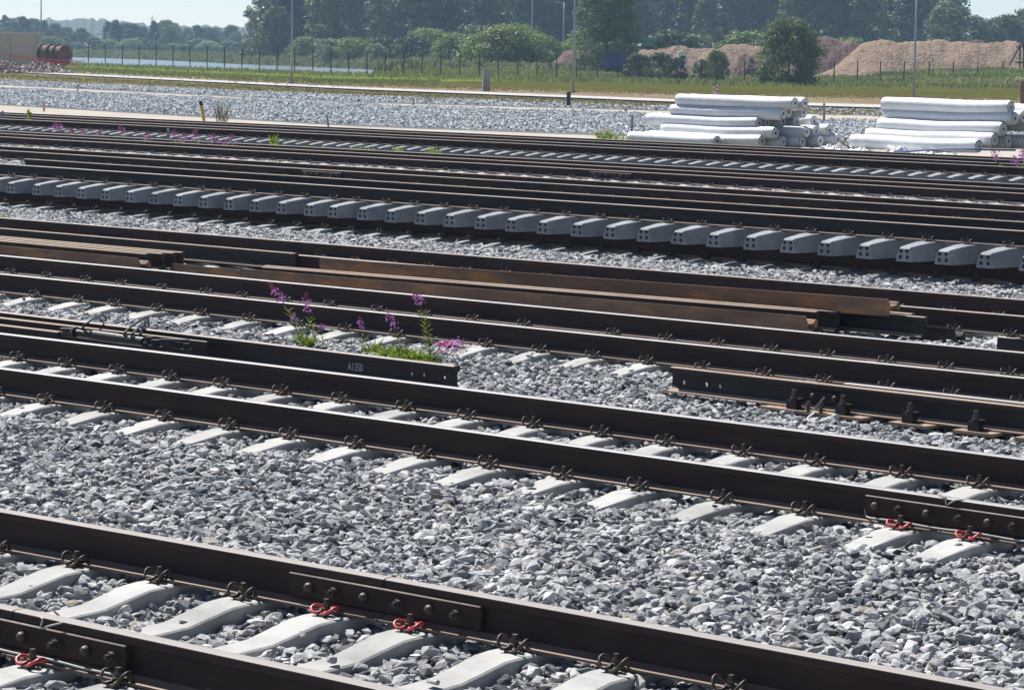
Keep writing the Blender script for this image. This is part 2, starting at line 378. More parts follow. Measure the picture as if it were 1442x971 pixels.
# wooded hills far behind
M_HILL = mat('far_woods', (.025, .045, .025), (.06, .085, .04), .03, .95, detail=10, bump=1, bscale=.08, bdist=6)
def ridge(name, Y0, dist, xs, ytops, seed):
    xx = np.linspace(xs[0], xs[-1], 1100); vs = []; 
    yt = np.interp(xx, xs, ytops)
    x3 = (xx - CX) / FPX * Y0
    pk = 1.3 * sm_noise(x3, x3 * 0, 2.2, seed) + .8 * sm_noise(x3, x3 * 0 + 3, 7, seed + 1)
    rows = []
    for k, (fy, fz) in enumerate(((0, 0), (.1, .55), (.35, .85), (1.0, 1.0), (1.6, .7))):
        row = []
        for i, x in enumerate(xx):
            top = PY(x, yt[i], Y0 + dist)
            row.append((top.x * (Y0 + dist * fy) / (Y0 + dist), Y0 + dist * fy + 14 * float(sm_noise(x3[i], k * 7., 30, seed + 2)), -.3 + (top.z + .3 + pk[i]) * fz))
        rows.append(row)
    v = [p for r in rows for p in r]; k = len(xx)
    f = [(r * k + i, r * k + i + 1, (r + 1) * k + i + 1, (r + 1) * k + i) for r in range(4) for i in range(k - 1)]
    mb = MB(); mb.add(v, f); return mb.build(name, M_HILL, smooth=True)
tag(ridge('hills', 1500, 300, [-400, 0, 120, 200, 290, 400, 700], [20, 26.5, 27, 33, 38, 41, 50], 5), kind='structure')

# ------------------------------------------------------------------ loose stone, instanced
ROCKS = bpy.data.collections.new('stone_shapes')
for k in range(12):
    r = np.random.default_rng(100 + k); bm = bmesh.new()
    sc3 = np.array([.62, r.uniform(.38, .55), r.uniform(.20, .38)])
    for _ in range(r.integers(11, 19)):
        p = r.normal(size=3); p /= np.linalg.norm(p); p = np.sign(p) * np.abs(p) ** .8
        bm.verts.new(tuple(p * sc3 * r.uniform(.82, 1.08)))
    res = bmesh.ops.convex_hull(bm, input=bm.verts)
    bmesh.ops.delete(bm, geom=[g for g in res['geom_interior'] if isinstance(g, bmesh.types.BMVert)], context='VERTS')
    bmesh.ops.bevel(bm, geom=list(bm.edges), offset=.022, segments=1, affect='EDGES')
    me = bpy.data.meshes.new('stone'); bm.to_mesh(me); bm.free(); me.materials.append(M_STONE)
    o = bpy.data.objects.new('stone_shape', me); ROCKS.objects.link(o)
ROCKSF = bpy.data.collections.new('gravel_shapes')
for k in range(6):
    r = np.random.default_rng(300 + k); bm = bmesh.new()
    for _ in range(11):
        p = r.normal(size=3); p /= np.linalg.norm(p); bm.verts.new(tuple(p * np.array([.6, .5, .42]) * r.uniform(.85, 1.1)))
    res = bmesh.ops.convex_hull(bm, input=bm.verts)
    me = bpy.data.meshes.new('gravel'); bm.to_mesh(me); bm.free(); me.materials.append(M_STONEF)
    o = bpy.data.objects.new('gravel_shape', me); ROCKSF.objects.link(o)

def gn_scatter(name, pts, rot, scl, idx, coll, m):
    me = bpy.data.meshes.new(name); me.vertices.add(len(pts)); me.vertices.foreach_set('co', np.asarray(pts, dtype=np.float32).ravel())
    for nm, ty, dat in (('rot', 'FLOAT_VECTOR', rot), ('scl', 'FLOAT_VECTOR', scl)):
        a = me.attributes.new(nm, ty, 'POINT'); a.data.foreach_set('vector', np.asarray(dat, dtype=np.float32).ravel())
    a = me.attributes.new('idx', 'INT', 'POINT'); a.data.foreach_set('value', np.asarray(idx, dtype=np.int32))
    me.materials.append(m); me.update()
    o = obj(name, me)
    ng = bpy.data.node_groups.new(name + '_nodes', 'GeometryNodeTree')
    ng.interface.new_socket('Geometry', in_out='INPUT', socket_type='NodeSocketGeometry'); ng.interface.new_socket('Geometry', in_out='OUTPUT', socket_type='NodeSocketGeometry')
    gi = ng.nodes.new('NodeGroupInput'); go = ng.nodes.new('NodeGroupOutput'); ip = ng.nodes.new('GeometryNodeInstanceOnPoints')
    ci = ng.nodes.new('GeometryNodeCollectionInfo'); ci.inputs['Collection'].default_value = coll
    ci.inputs['Separate Children'].default_value = True; ci.inputs['Reset Children'].default_value = True
    def na(nm, ty):
        x = ng.nodes.new('GeometryNodeInputNamedAttribute'); x.data_type = ty; x.inputs['Name'].default_value = nm; return x.outputs['Attribute']
    L = ng.links; L.new(gi.outputs[0], ip.inputs['Points']); L.new(ci.outputs[0], ip.inputs['Instance']); ip.inputs['Pick Instance'].default_value = True
    L.new(na('idx', 'INT'), ip.inputs['Instance Index']); L.new(na('rot', 'FLOAT_VECTOR'), ip.inputs['Rotation']); L.new(na('scl', 'FLOAT_VECTOR'), ip.inputs['Scale'])
    L.new(ip.outputs[0], go.inputs[0])
    md = o.modifiers.new('scatter', 'NODES'); md.node_group = ng
    return o

# sleeper positions for every track: u of the sleeper's middle
def series(u0, pitch, lo, hi, jit=.012, seed=0):
    r = random.Random(seed); k0 = int(math.floor((lo - u0) / pitch)); k1 = int(math.ceil((hi - u0) / pitch))
    return [u0 + k * pitch + r.uniform(-jit, jit) for k in range(k0, k1 + 1)]
def span(line, z=0.0, ml=70, mr=70, off=0.0):
    n0 = float(line(-20)) + off
    for _ in range(3): ul = uatn(-ml, n0, z); n0 = float(line(ul)) + off
    n1 = n0
    for _ in range(3): ur = uatn(1442 + mr, n1, z); n1 = float(line(ur)) + off
    return ul, ur
def posl(px, line, off, z):
    out = []
    for x in px:
        n = float(line(-20)) + off
        for _ in range(3): u = uatn(x, n, z); n = float(line(u)) + off
        out.append(u)
    return out
def regular(px, line, off, z, lo, hi):
    """seen sleepers where the photograph has them, the same pitch carried on beyond the frame"""
    us = posl(px, line, off, z); p = (us[-1] - us[0]) / (len(us) - 1)
    k = 1
    while us[0] - p * 1 > lo: us.insert(0, us[0] - p)
    while us[-1] + p < hi: us.append(us[-1] + p)
    return us
S5 = regular([70, 150, 235, 323, 414, 503, 600, 695, 801, 906, 1026.6, 1140, 1275.6, 1374], T5, -HG - .09, .04, -18.5, -6.6)
S6 = regular([3, 113, 230, 349.5, 469, 586.5, 730, 874.5, 1032], T6, HG - .09, .04, -13.2, -4.6)
S4 = regular([53, 115, 166, 226, 286, 356], T4, -HG - .09, .04, -26, -11)
S4 = [u for u in S4 if u < -17.4] ; 
S4b = regular([688, 762, 838, 914], T4, -HG - .09, .04, -17.2, -10.5); S4 = S4 + [u for u in S4b if u > S4[-1] + .4]
u0, u1 = span(T3, 0); S3 = series(-15.25, .575, u0, u1, seed=3)
SP = regular([8.3 + 9, 45.6 + 9, 76.6 + 9, 108.9 + 9, 142.5 + 9, 176.4 + 9, 210.4 + 9, 244.7 + 10, 279.6 + 10, 316.2 + 10, 351.9 + 10, 388.8 + 10, 427.8 + 10, 462 + 11], TPo, -1.35, .18, -37.6, -15.5)
SPu = series(-29.98, .565, -37.5, -15.5, seed=5)
u0, u1 = span(Tb, 0); Sb = series(-40, .60, u0, u1, seed=6)
u0, u1 = span(Ta, 0); Sa = series(-59.3, .605, u0, u1, seed=7)
u0, u1 = span(TQ, 0); SQ = series(-48.28, .482, u0, u1, seed=8)
SLE = dict(T6=S6, T5=S5, T4=S4, T3=S3, TP=SPu, Tb=Sb, Ta=Sa)

def ballast_points(n0, n1, sp, zoff=0.0, size=(.030, .060), layer=1.0, keep=None, margin=1.3, seed=1):
    r = np.random.default_rng(seed)
    U0, U1 = -100, 6
    nn = np.arange(n0, n1, sp); uu = np.arange(U0, U1, sp)
    A, B = np.meshgrid(uu, nn); u = (A + r.uniform(-.5, .5, A.shape) * sp).ravel(); n = (B + r.uniform(-.5, .5, B.shape) * sp).ravel()
    X = u * UD[0] + n * ND[0]; Y = u * UD[1] + n * ND[1]
    ok = (Y > 7.5) & (np.abs(X) < Y * .1765 + margin)
    u, n, X, Y = u[ok], n[ok], X[ok], Y[ok]
    if layer < 1:
        k = r.random(len(u)) < layer; u, n, X, Y = u[k], n[k], X[k], Y[k]
    # height of the stone surface
    z = np.full(len(u), -.035); ok = np.ones(len(u), bool)
    z += .016 * sm_noise(u, n, .55, 3) + .010 * sm_noise(u, n, .2, 4)
    for key, line in TRACKS.items():
        nc = line(u); t = np.abs(n - nc); near = t < 1.75
        if not near.any(): continue
        sl_ = np.array(sorted(SLE.get(key, [])))
        zin = np.interp(t, [0, .5, .66, .95, 1.2, 1.42, 1.75], ([-.085, -.070, -.055, -.060, -.070, -.062, -.035] if key in ('T5', 'T4', 'T3') else [-.05, -.05, -.05, -.05, -.05, -.045, -.035]) if key != 'T6' else [-.110, -.080, -.045, -.050, -.05, -.04, -.035])
        z = np.where(near, zin + .010 * sm_noise(u, n, .3, 5), z)
        rail = np.abs(t - HG) < .11; z = np.where(rail, np.minimum(z, -.052), z)
        if len(sl_):
            j = np.clip(np.searchsorted(sl_, u), 1, len(sl_) - 1); d = np.minimum(np.abs(u - sl_[j - 1]), np.abs(u - sl_[j]))
            over = (t < 1.38) & (d < .108)
            q_ = r.random(len(u)); stray = (q_ < np.clip((t - 1.27) * 6, 0, .8)) | ((q_ > .985) & ((t > .98) | (t < .6)) & (np.full(len(u), size[1]) < .09))
            ok &= ~(over & ~stray)
            z = np.where(over & stray, np.where(t > 1.2, -.045, np.where(t < .6, -.03, .004)), z)
            # heaped a little higher midway between sleepers
            z = np.where(near & (d > .16) & (t > .95), z + .012, z)
    u, n, X, Y, z = u[ok], n[ok], X[ok], Y[ok], z[ok]
    k = len(u); s = size[0] + (size[1] - size[0]) * r.random(k) ** 1.7
    z = z + zoff + .012 * (n > 31) + r.uniform(-.012, .012, k) - s * .10
    rot = np.stack([r.normal(0, .36, k), r.normal(0, .36, k), r.uniform(0, 6.283, k)], 1)
    scl = np.stack([s * r.uniform(.85, 1.25, k), s * r.uniform(.8, 1.2, k), s * r.uniform(.75, 1.2, k)], 1)
    return np.stack([X, Y, z], 1), rot, scl, r.integers(0, 12, k)
def cat(parts): return [np.concatenate([p[i] for p in parts]) for i in range(4)]
P = cat([ballast_points(6.0, 13.2, .037, size=(.036, .068), zoff=-.012, seed=1), ballast_points(6.0, 13.2, .051, zoff=.010, size=(.038, .090), layer=.62, seed=2),
         ballast_points(6.0, 18.0, .036, zoff=.002, size=(.016, .036), layer=.35, seed=21),
         ballast_points(13.2, 18.2, .038, size=(.036, .068), zoff=-.012, seed=3), ballast_points(13.2, 18.2, .053, zoff=.010, size=(.038, .085), layer=.6, seed=4)])
tag(gn_scatter('ballast', *P, ROCKS, M_STONE), kind='stuff')
P = cat([ballast_points(18.2, 28.4, .050, size=(.05, .09), margin=1.0, seed=5), ballast_points(18.2, 28.4, .09, zoff=.014, size=(.06, .10), layer=.4, seed=6),
         ballast_points(32.0, 52.0, .085, size=(.06, .11), margin=1.0, seed=7)])
tag(gn_scatter('ballast', *P, ROCKS, M_STONE), kind='stuff')

def band_points(Lt, Lb, sp, size, zb, hump, seed, margin=2.0):
    """gravel between two ground lines of the photograph"""
    r = np.random.default_rng(seed); xs = np.linspace(-190, 1630, 60)
    tt = np.array([un(G(x, np.interp(x, [p[0] for p in Lt], [p[1] for p in Lt]), zb)) for x in xs])
    bb = np.array([un(G(x, np.interp(x, [p[0] for p in Lb], [p[1] for p in Lb]), zb)) for x in xs])
    n0, n1 = bb[:, 1].min(), tt[:, 1].max(); u0, u1 = tt[:, 0].min(), bb[:, 0].max()
    A, B = np.meshgrid(np.arange(u0, u1, sp), np.arange(n0, n1, sp)); u = (A + r.uniform(-.5, .5, A.shape) * sp).ravel(); n = (B + r.uniform(-.5, .5, B.shape) * sp).ravel()
    X = u * UD[0] + n * ND[0]; Y = u * UD[1] + n * ND[1]
    # project to the photograph to see which band the point lies in
    q = np.stack([X, Y, np.full(len(X), zb - CAMH)], 1); zc = q @ FW; px = CX + FPX * (q @ CR) / zc; py = CY - FPX * (q @ CU) / zc
    t_ = np.interp(px, [p[0] for p in Lt], [p[1] for p in Lt]); b_ = np.interp(px, [p[0] for p in Lb], [p[1] for p in Lb])
    ok = (px > -190) & (px < 1630) & (py > t_) & (py < b_) & (zc > 5)
    X, Y, u, n = X[ok], Y[ok], u[ok], n[ok]; w = (b_[ok] - py[ok]) / (b_[ok] - t_[ok])
    k = len(X); s = size[0] + (size[1] - size[0]) * r.random(k) ** 1.5
    z = zb + hump * np.interp(w, [0, .08, .3, .42, .5, .62, .75, 1], [0, .35, .8, .9, .55, .5, .65, .2]) + .04 * sm_noise(u, n, 2.2, seed) + r.uniform(-.03, .03, k)
    return np.stack([X, Y, z], 1), np.stack([r.normal(0, .6, k), r.normal(0, .6, k), r.uniform(0, 6.28, k)], 1), np.stack([s, s * .95, s * .95], 1), r.integers(0, 6, k)
P = band_points(L_A2, L_A1, .16, (.12, .22), -.17, .09, 31)
P2 = band_points(L_A4, L_A3, .24, (.16, .28), -.17, .05, 32)
tag(gn_scatter('gravel', *cat([P, P2]), ROCKSF, M_STONEF), kind='stuff')

# ------------------------------------------------------------------ sleepers with their rail clips
def sleeper_mesh(m, mid=-.055, end=-.055, bot=-.21, wb=.112):
    st = [(-1.35, end - .022, .082), (-1.315, end - .002, .088), (-1.02, -.004, .094), (-.93, 0, .096), (-.64, 0, .096), (-.55, -.006, .091), (-.30, mid * .8, .083), (0, mid, .081)]
    st = st + [(-y, z, w) for y, z, w in reversed(st[:-1])]
    vs = []; fs = []; k = 8
    for i, (y, z, w) in enumerate(st):
        zl = z - .012; ww = w + (wb - w) * .10
        cz = .026 if abs(y) > 1.1 else .007; cw = .018 if abs(y) > 1.1 else .006
        sec = [(-w + cw, z), (w - cw, z), (w + .004, z - cz), (wb - .006, bot + .05), (wb, bot), (-wb, bot), (-wb + .006, bot + .05), (-w - .004, z - cz)]
        vs += [(a, y, b) for a, b in sec]
    for i in range(len(st) - 1):
        for j in range(k):
            a, b = i * k + j, i * k + (j + 1) % k; fs.append((a, b, b + k, a + k))
    fs.append(tuple(range(k))[::-1]); fs.append(tuple((len(st) - 1) * k + j for j in range(k)))
    mb = MB(); mb.add(vs, fs)
    # four strand pockets per end face: flat discs, the holes' shade in their dark colour
    for sy in (-1, 1):
        for px in (-.043, .043):
            for pz in ((end - .046), (end - .114)):
                ring = [(px * (1 + .12 * (pz < end - .1)) + .0235 * math.cos(a), sy * 1.3525, pz + .0235 * math.sin(a)) for a in np.linspace(0, 2 * math.pi, 13)[:-1]]
                mb.add(ring, [tuple(range(12)) if sy < 0 else tuple(range(12))[::-1]], 1)
    me = bpy.data.meshes.new('sleeper'); me.from_pydata(mb.v, [], mb.f); me.materials.append(m); me.materials.append(M_HOLE)
    me.polygons.foreach_set('material_index', mb.m); me.update(); return me
SL_OLD = sleeper_mesh(M_CONC); SL_NEW = sleeper_mesh(M_CONCN, mid=-.045, end=-.045)
SL_DEEP = sleeper_mesh(M_CONC, mid=-.075, end=-.05)
def spline(pts, sub=5):
    P_ = [Vector(p) for p in pts]; out = []
    for i in range(len(P_) - 1):
        p0, p1, p2, p3 = P_[max(i - 1, 0)], P_[i], P_[i + 1], P_[min(i + 2, len(P_) - 1)]
        for k in range(sub):
            t = k / sub; out.append(.5 * ((2 * p1) + (-p0 + p2) * t + (2 * p0 - 5 * p1 + 4 * p2 - p3) * t * t + (-p0 + 3 * p1 - 3 * p2 + p3) * t ** 3))
    return out + [P_[-1]]
def clip_mesh(m, seg=7, sub=4, flat=False):
    """the bent spring clip: two loops each side of the screw; local -y is away from the rail"""
    h = .7 if flat else 1.0
    side = [(.012, .030, .030), (.016, -.012, .026), (.024, -.040, .014 + .004), (.045, -.048, .022), (.068, -.036, .052 * h), (.072, -.008, .068 * h), (.060, .020, .058 * h), (.044, .036, .034), (.034, .038, .022)]
    path = [(-x, y, z) for x, y, z in reversed(side)] + [(0, .040, .032)] + side
    mb = MB(); mb.tube(spline(path, sub), .0072, seg); 
    me = bpy.data.meshes.new('rail_clip'); me.from_pydata(mb.v, [], mb.f); me.materials.append(m)
    me.polygons.foreach_set('use_smooth', [True] * len(mb.f)); me.update(); return me
def screw_mesh():
    mb = MB(); mb.cyl((0, 0, .0), (0, 0, .062), .011, 8); mb.cyl((0, 0, .034), (0, 0, .040), .026, 12); mb.cyl((0, 0, .040), (0, 0, .062), .0175, 6); mb.box((0, 0, .072), (.021, .021, .020))
    mb.box((0, -.030, .006), (.05, .03, .014))
    me = bpy.data.meshes.new('screw'); me.from_pydata(mb.v, [], mb.f); me.materials.append(M_BOLT); me.update(); return me
CLIP, CLIPR, SCREW = clip_mesh(M_CLIP), clip_mesh(M_RED, flat=True), screw_mesh()
def clip_lo():
    me = clip_mesh(M_CLIP, 4, 2); return me
CLIPLO = clip_lo()
def make_sleeper(mesh, z, clips='near', hi=True):
    root = empty('sleeper', (0, 0, 0)); obj('concrete_body', mesh, root)
    offs = {'near': [(-1, -1), (1, -1)], 'all': [(-1, -1), (-1, 1), (1, -1), (1, 1)], 'none': []}[clips]
    for a, b in offs:
        c = obj('rail_clip', CLIP if hi else CLIPLO, root); c.location = (0, a * HG + b * .105, 0); c.rotation_euler = (0, 0, 0 if b < 0 else math.pi)
        s = obj('screw', SCREW, c)
    return root
def lay(proto_args, us, line, z, labels, group, cat_='sleeper', skew=0.0):
    proto = None; out = []
    for i, u in enumerate(us):
        o = make_sleeper(*proto_args) if proto is None else copy_tree(proto)
        if proto is None: proto = o
        rr = random.uniform(-.006, .006)
        o.location = W(u, float(line(u)) + random.uniform(-.012, .012), z); o.rotation_euler = (0, 0, -TH + math.atan(line.slope(u)) + rr)
        for ch in o.children:
            if ch.name.startswith('rail_clip'): ch.rotation_euler = (random.uniform(-.05, .05), random.uniform(-.06, .06), (0 if ch.location.y * 0 + (abs(ch.location.y) - HG) * (1 if ch.location.y > 0 else -1) < 0 else math.pi) + random.uniform(-.09, .09)); ch.location.x = random.uniform(-.008, .008); ch.scale = (.9, .9, .9)
        tag(o, labels, cat_, group); out.append(o)
    return out
def ordinal(i):
    T_ = ['first', 'second', 'third', 'fourth', 'fifth', 'sixth', 'seventh', 'eighth', 'ninth', 'tenth', 'eleventh', 'twelfth', 'thirteenth', 'fourteenth', 'fifteenth', 'sixteenth', 'seventeenth', 'eighteenth', 'nineteenth', 'twentieth']
    D_ = {2: 'twenty', 3: 'thirty', 4: 'forty', 5: 'fifty', 6: 'sixty', 7: 'seventy', 8: 'eighty'}
    if i < 20: return T_[i]
    k = i + 1
    if k % 10 == 0: return {20: 'twentieth', 30: 'thirtieth', 40: 'fortieth', 50: 'fiftieth', 60: 'sixtieth', 70: 'seventieth', 80: 'eightieth'}[k]
    return D_[k // 10] + '-' + T_[k % 10 - 1]
def onscreen(p, m=4):
    q = np.array([p[0], p[1], p[2] - CAMH]); zc = q @ FW; x = CX + FPX * (q @ CR) / zc; y = CY - FPX * (q @ CU) / zc
    return -m < x < 1442 + m and 0 < y < 971
def number(objs, where, refoff, line, z):
    """label each sleeper by its place counted from the left edge of the photograph"""
    os_ = sorted(objs, key=lambda o: un(o.location)[0])
    vis = [onscreen(W(un(o.location)[0], float(line(un(o.location)[0])) + refoff, z)) for o in os_]
    first = vis.index(True); k = 0; last = len(vis) - 1 - vis[::-1].index(True)
    short = where.split(',')[0].replace('sleeper from the left', '').strip() or where.split(',')[-1].strip()
    for i, o in enumerate(os_):
        if first <= i <= last: o['label'] = ordinal(i - first) + ' ' + where
        elif i < first: o['label'] = ordinal(first - i - 1) + ' sleeper past the left picture edge ' + short
        else: o['label'] = ordinal(i - last - 1) + ' sleeper past the right picture edge ' + short
s = lay((SL_DEEP, 0, 'all'), S6, T6, 0, 'x', 'sleepers of the nearest track'); number(s, 'sleeper from the left in the nearest track', .6, T6, 0); SO6 = s
s = lay((SL_OLD, 0, 'all'), S5, T5, 0, 'x', 'sleepers of the second nearest track'); number(s, 'sleeper from the left in the track behind the wide ballast strip', -1.1, T5, 0); SO5 = s
s = lay((SL_OLD, 0, 'all', False), S4, T4, 0, 'x', 'sleepers of the third track'); number(s, 'sleeper from the left in the track behind the purple flowers', -1.1, T4, 0)
s = lay((SL_OLD, 0, 'near', False), S3, T3, 0, 'x', 'sleepers under the loose rail piles'); number(s, 'sleeper from the left in the track beside the rusty rail pile', -1.1, T3, 0)
s = lay((SL_NEW, 0, 'near', False), SPu, TP, 0, 'x', 'ground sleepers below the big panel'); number(s, 'sleeper from the left on the ground beneath the raised panel', -1.2, TP, 0)
s = lay((SL_NEW, 0, 'near', False), SP, TPo, .396, 'x', 'sleepers of the raised track panel'); number(s, 'sleeper from the left in the raised panel, four holes in its end', -1.3, TPo, .3)
s = lay((SL_OLD, 0, 'near', False), Sb, Tb, 0, 'x', 'sleepers of the track behind the panel'); number(s, 'sleeper from the left in the track just behind the raised panel', .2, Tb, 0)
s = lay((SL_OLD, 0, 'near', False), Sa, Ta, 0, 'x', 'sleepers of the far white track'); number(s, 'sleeper from the left in the track before the far panel row', .2, Ta, 0)
s = lay((SL_NEW, 0, 'near', False), SQ, TQ, .216, 'x', 'sleepers of the far panel row'); number(s, 'sleeper from the left in the small blue-grey far panel row', -1.3, TQ, .15)

# ------------------------------------------------------------------ rails of the tracks
def railpair(line, ul, ur, z, la, lb, side=M_RAIL, top=M_HEAD, gaps=None):
    a = sweep_rail('rail', line, -HG, ul, ur, z, side, top); tag(a, la, 'rail')
    b = sweep_rail('rail', line, HG, ul, ur, z, side, top); tag(b, lb, 'rail')
    return a, b
# nearest track: both rails have a joint
uA = posl([-30], T6, -HG, .1)[0]; jB = sum(posl([437, 666], T6, HG, .1)) / 2; jA = posl([28], T6, -HG, .1)[0]; jC = posl([1226], T5, -HG, .1)[0] + .5
tag(sweep_rail('rail', T6, -HG, -13.5, jA - .004, Z0, top=M_HEADW), 'short end of the nearest rail left of its joint, bottom left corner', 'rail')
tag(sweep_rail('rail', T6, -HG, jA + .004, -4.2, Z0, top=M_HEADW), 'nearest rail, brown, running out of the bottom left of the picture', 'rail')
tag(sweep_rail('rail', T6, HG, -13.5, jB - .004, Z0, top=M_HEADW), 'second nearest rail, the length left of the joint with red clips', 'rail')
tag(sweep_rail('rail', T6, HG, jB + .004, -3.6, Z0, top=M_HEADW), 'second nearest rail, the length right of the joint, to the bottom edge', 'rail')
tag(sweep_rail('rail', T5, -HG, -20, jC - .004, Z0), 'bright-topped dark rail bordering the wide ballast strip from behind', 'rail')
tag(sweep_rail('rail', T5, -HG, jC + .004, -5.5, Z0), 'rail beyond the fishplate at the right edge, behind the ballast strip', 'rail')
tag(sweep_rail('rail', T5, HG, -22, -6.5, Z0), 'bright-topped rail directly in front of the marked loose rail', 'rail')
railpair(T4, -30, -10, Z0, 'bright-topped rail just behind the purple flowers', 'bright-topped rail just in front of the rusty rail pile')
railpair(T3, -34, -13, Z0, 'dark rail behind the rusty rail pile, partly hidden by it', 'dark rail between the rusty rail pile and the raised panel', top=M_HEADR)
railpair(TP, -43, -17.5, Z0, 'shaded ground rail directly under the raised panel sleepers', 'hidden far ground rail under the raised track panel', top=M_HEADR)
ufar = posl([36], TPo, HG, .5)[0]
tag(sweep_rail('rail', TPo, -HG, -43, -17, .402, M_RAILD, M_HEADR), 'dark blue-grey rail clipped on the raised panel, nearer of the two', 'rail')
tag(sweep_rail('rail', TPo, HG, ufar, -18, .402, M_RAILD, M_TAN), 'dark rail with tan top on the raised panel, farther of the two', 'rail')
railpair(Tb, -56, -23, Z0, 'reddish dark rail just behind the raised panel rails', 'dark rail at the near edge of the thin white sleeper band', top=M_HEADR)
railpair(Ta, -66, -26, Z0, 'dark rail behind the thin white sleeper band', 'far rail in front of the small blue-grey sleeper row', top=M_HEADR)
railpair(TQ, -72, -29, .222, 'rail clipped on the small blue-grey sleeper row, the nearer', 'rail clipped on the small blue-grey sleeper row, the farther', top=M_HEADR)
railpair(Tz, -86, -36, Z0, 'last rail but one before the gravel field', 'last rail before the gravel field and the white rolls', top=M_HEADR)
lq = Line([un(G(x, y, .186)) for x, y in ((0, 182.8), (600, 218.7), (1282, 250.5), (1442, 257.5))], 1)
tag(sweep_rail('loose_rail', lq, 0, -66, -28, Z0, top=M_HEADR), 'loose rail lying along the ends of the small blue-grey sleepers', 'rail')

HAZE = 0.00023
# ------------------------------------------------------------------ fishplates, red clips, wires
def fishplate(line, off, uc, half=.50, label='', wires=None):
    o0 = W(uc, float(line(uc)) + off, Z0); rz = -TH + math.atan(line.slope(uc))
    root = empty('fishplate', o0, rz); tag(root, label, 'fishplate', 'fishplates on the rail joints')
    sec = [(-.013, .040), (-.036, .031), (-.047, .042), (-.045, .095), (-.049, .124), (-.0495, .134), (-.047, .138), (-.035, .1395), (-.016, .128)]
    mb = MB(); k = len(sec); vs = []
    for x in (-half, -half + .006, half - .006, half):
        e = .002 if abs(x) == half else 0
        vs += [(x, y + e, z - e * .5) for y, z in sec]
    fs = [(i * k + j, (i + 1) * k + j, (i + 1) * k + (j + 1) % k, i * k + (j + 1) % k) for i in range(3) for j in range(k)]
    fs += [tuple(range(k)), tuple(reversed(range(3 * k, 4 * k)))]
    mi = [1 if (i < 3 * k and (i % k) in (5, 6)) else 0 for i in range(len(fs))]
    mb.add(vs, fs); mb.m = mi; mb.build('plate', [M_RAIL, M_FOOTP], root)
    for i, x in enumerate((-.43, -.28, -.10, .10, .28, .43)):
        b = MB()
        if i % 2 == 0:
            b.tube([(x, -.045, .088), (x, -.062, .088), (x, -.074, .088), (x, -.079, .088)], [.021, .021, .015, .004], 14)
        else:
            b.cyl((x, -.045, .088), (x, -.050, .088), .025, 14); b.cyl((x, -.050, .088), (x, -.072, .088), .020, 6); b.cyl((x, -.072, .088), (x, -.090, .088), .0115, 10)
        b.build('bolt', M_BOLT, root)
    return root
M_FOOTP = mat('plate_ledge_lit', (.24, .185, .155), (.33, .265, .23), 20, .6, .1)  # ledge much paler than its plate: the sunlit top edge is painted in
fishplate(T6, HG, jB, .56, 'brown fishplate on the second nearest rail, between two red clips')
fishplate(T6, -HG, posl([190], T6, -HG, .1)[0] - .50, .50, 'brown fishplate on the nearest rail, cut by the left picture edge')
fishplate(T5, -HG, jC, .50, 'brown fishplate beside red clips near the right edge, thin wire above it')
fishplate(Tb, -HG, posl([455], Tb, -HG, .12)[0], .55, 'small dark fishplate on the rail behind the raised panel, left half')
fishplate(Ta, HG if False else -HG, posl([862], Ta, -HG, .12)[0], .55, 'small dark fishplate with tiny red clips, middle distance on the right')
def redden(objs, us, a):
    for u in us:
        o = min(objs, key=lambda q: abs(un(q.location)[0] - u))
        for c in o.children:
            if c.name.startswith('rail_clip') and c.location.y * a > 0 and abs(c.location.y) > HG * (1 if a < 0 else 0) and ((c.location.y < a * HG)):
                c.data = CLIPR; c['label'] = 'red painted rail clip'
redden(SO6, posl([469, 586.5], T6, HG - .09, .04), 1)
redden(SO6, posl([91.5, 0], T6, -HG - .09, .04), -1)
redden(SO5, posl([1275.6, 1374], T5, -HG - .09, .04), -1)
def wire(name, pts, r, m, label, cat_='wire', parent=None, sub=6):
    mb = MB(); mb.tube(spline(pts, sub), r, 6); o = mb.build(name, m, parent, smooth=True)
    if label: tag(o, label, cat_)
    return o
nA = float(T6(-9)) - HG; nC = float(T5(-9.2)) - HG
wire('bond_wire', [PN(53, 867, nA - .03), PN(60, 871, nA - .052), PN(58, 883, nA - .055), PN(72, 880, nA - .055), PN(89, 876, nA - .04)], .004, M_WIRE, 'pale bent bond wire on the nearest rail head, bottom left')
wire('bond_wire', [PN(1321, 696, nC - .03), PN(1331, 699, nC - .05), PN(1333, 710, nC - .055), PN(1345, 704, nC - .055), PN(1358, 703.5, nC - .04)], .004, M_WIRE, 'pale bent bond wire on the rail head by the right edge')
def foot_cable(line, off, px, z, label, lead=None):
    pts = []
    for i, x in enumerate(np.linspace(px[0], px[1], 9)):
        u = posl([x], line, off, z)[0]; pts.append(W(u, float(line(u)) + off + .004 * math.sin(i * 2.1), z + .003 * math.sin(i * 1.7)))
    if lead: pts = [Vector(p) for p in lead] + pts
    wire('foot_cable', pts, .005, M_WIRE, label, 'cable')
foot_cable(T5, -HG - .082, (1236, 1480), .035, 'thin grey cable along the rail foot below the right fishplate', [PN(1218, 716, nC - .03), PN(1221, 727, nC - .06)])
foot_cable(T6, -HG - .082, (-60, 175), .035, 'thin grey cable along the nearest rail foot, bottom left')

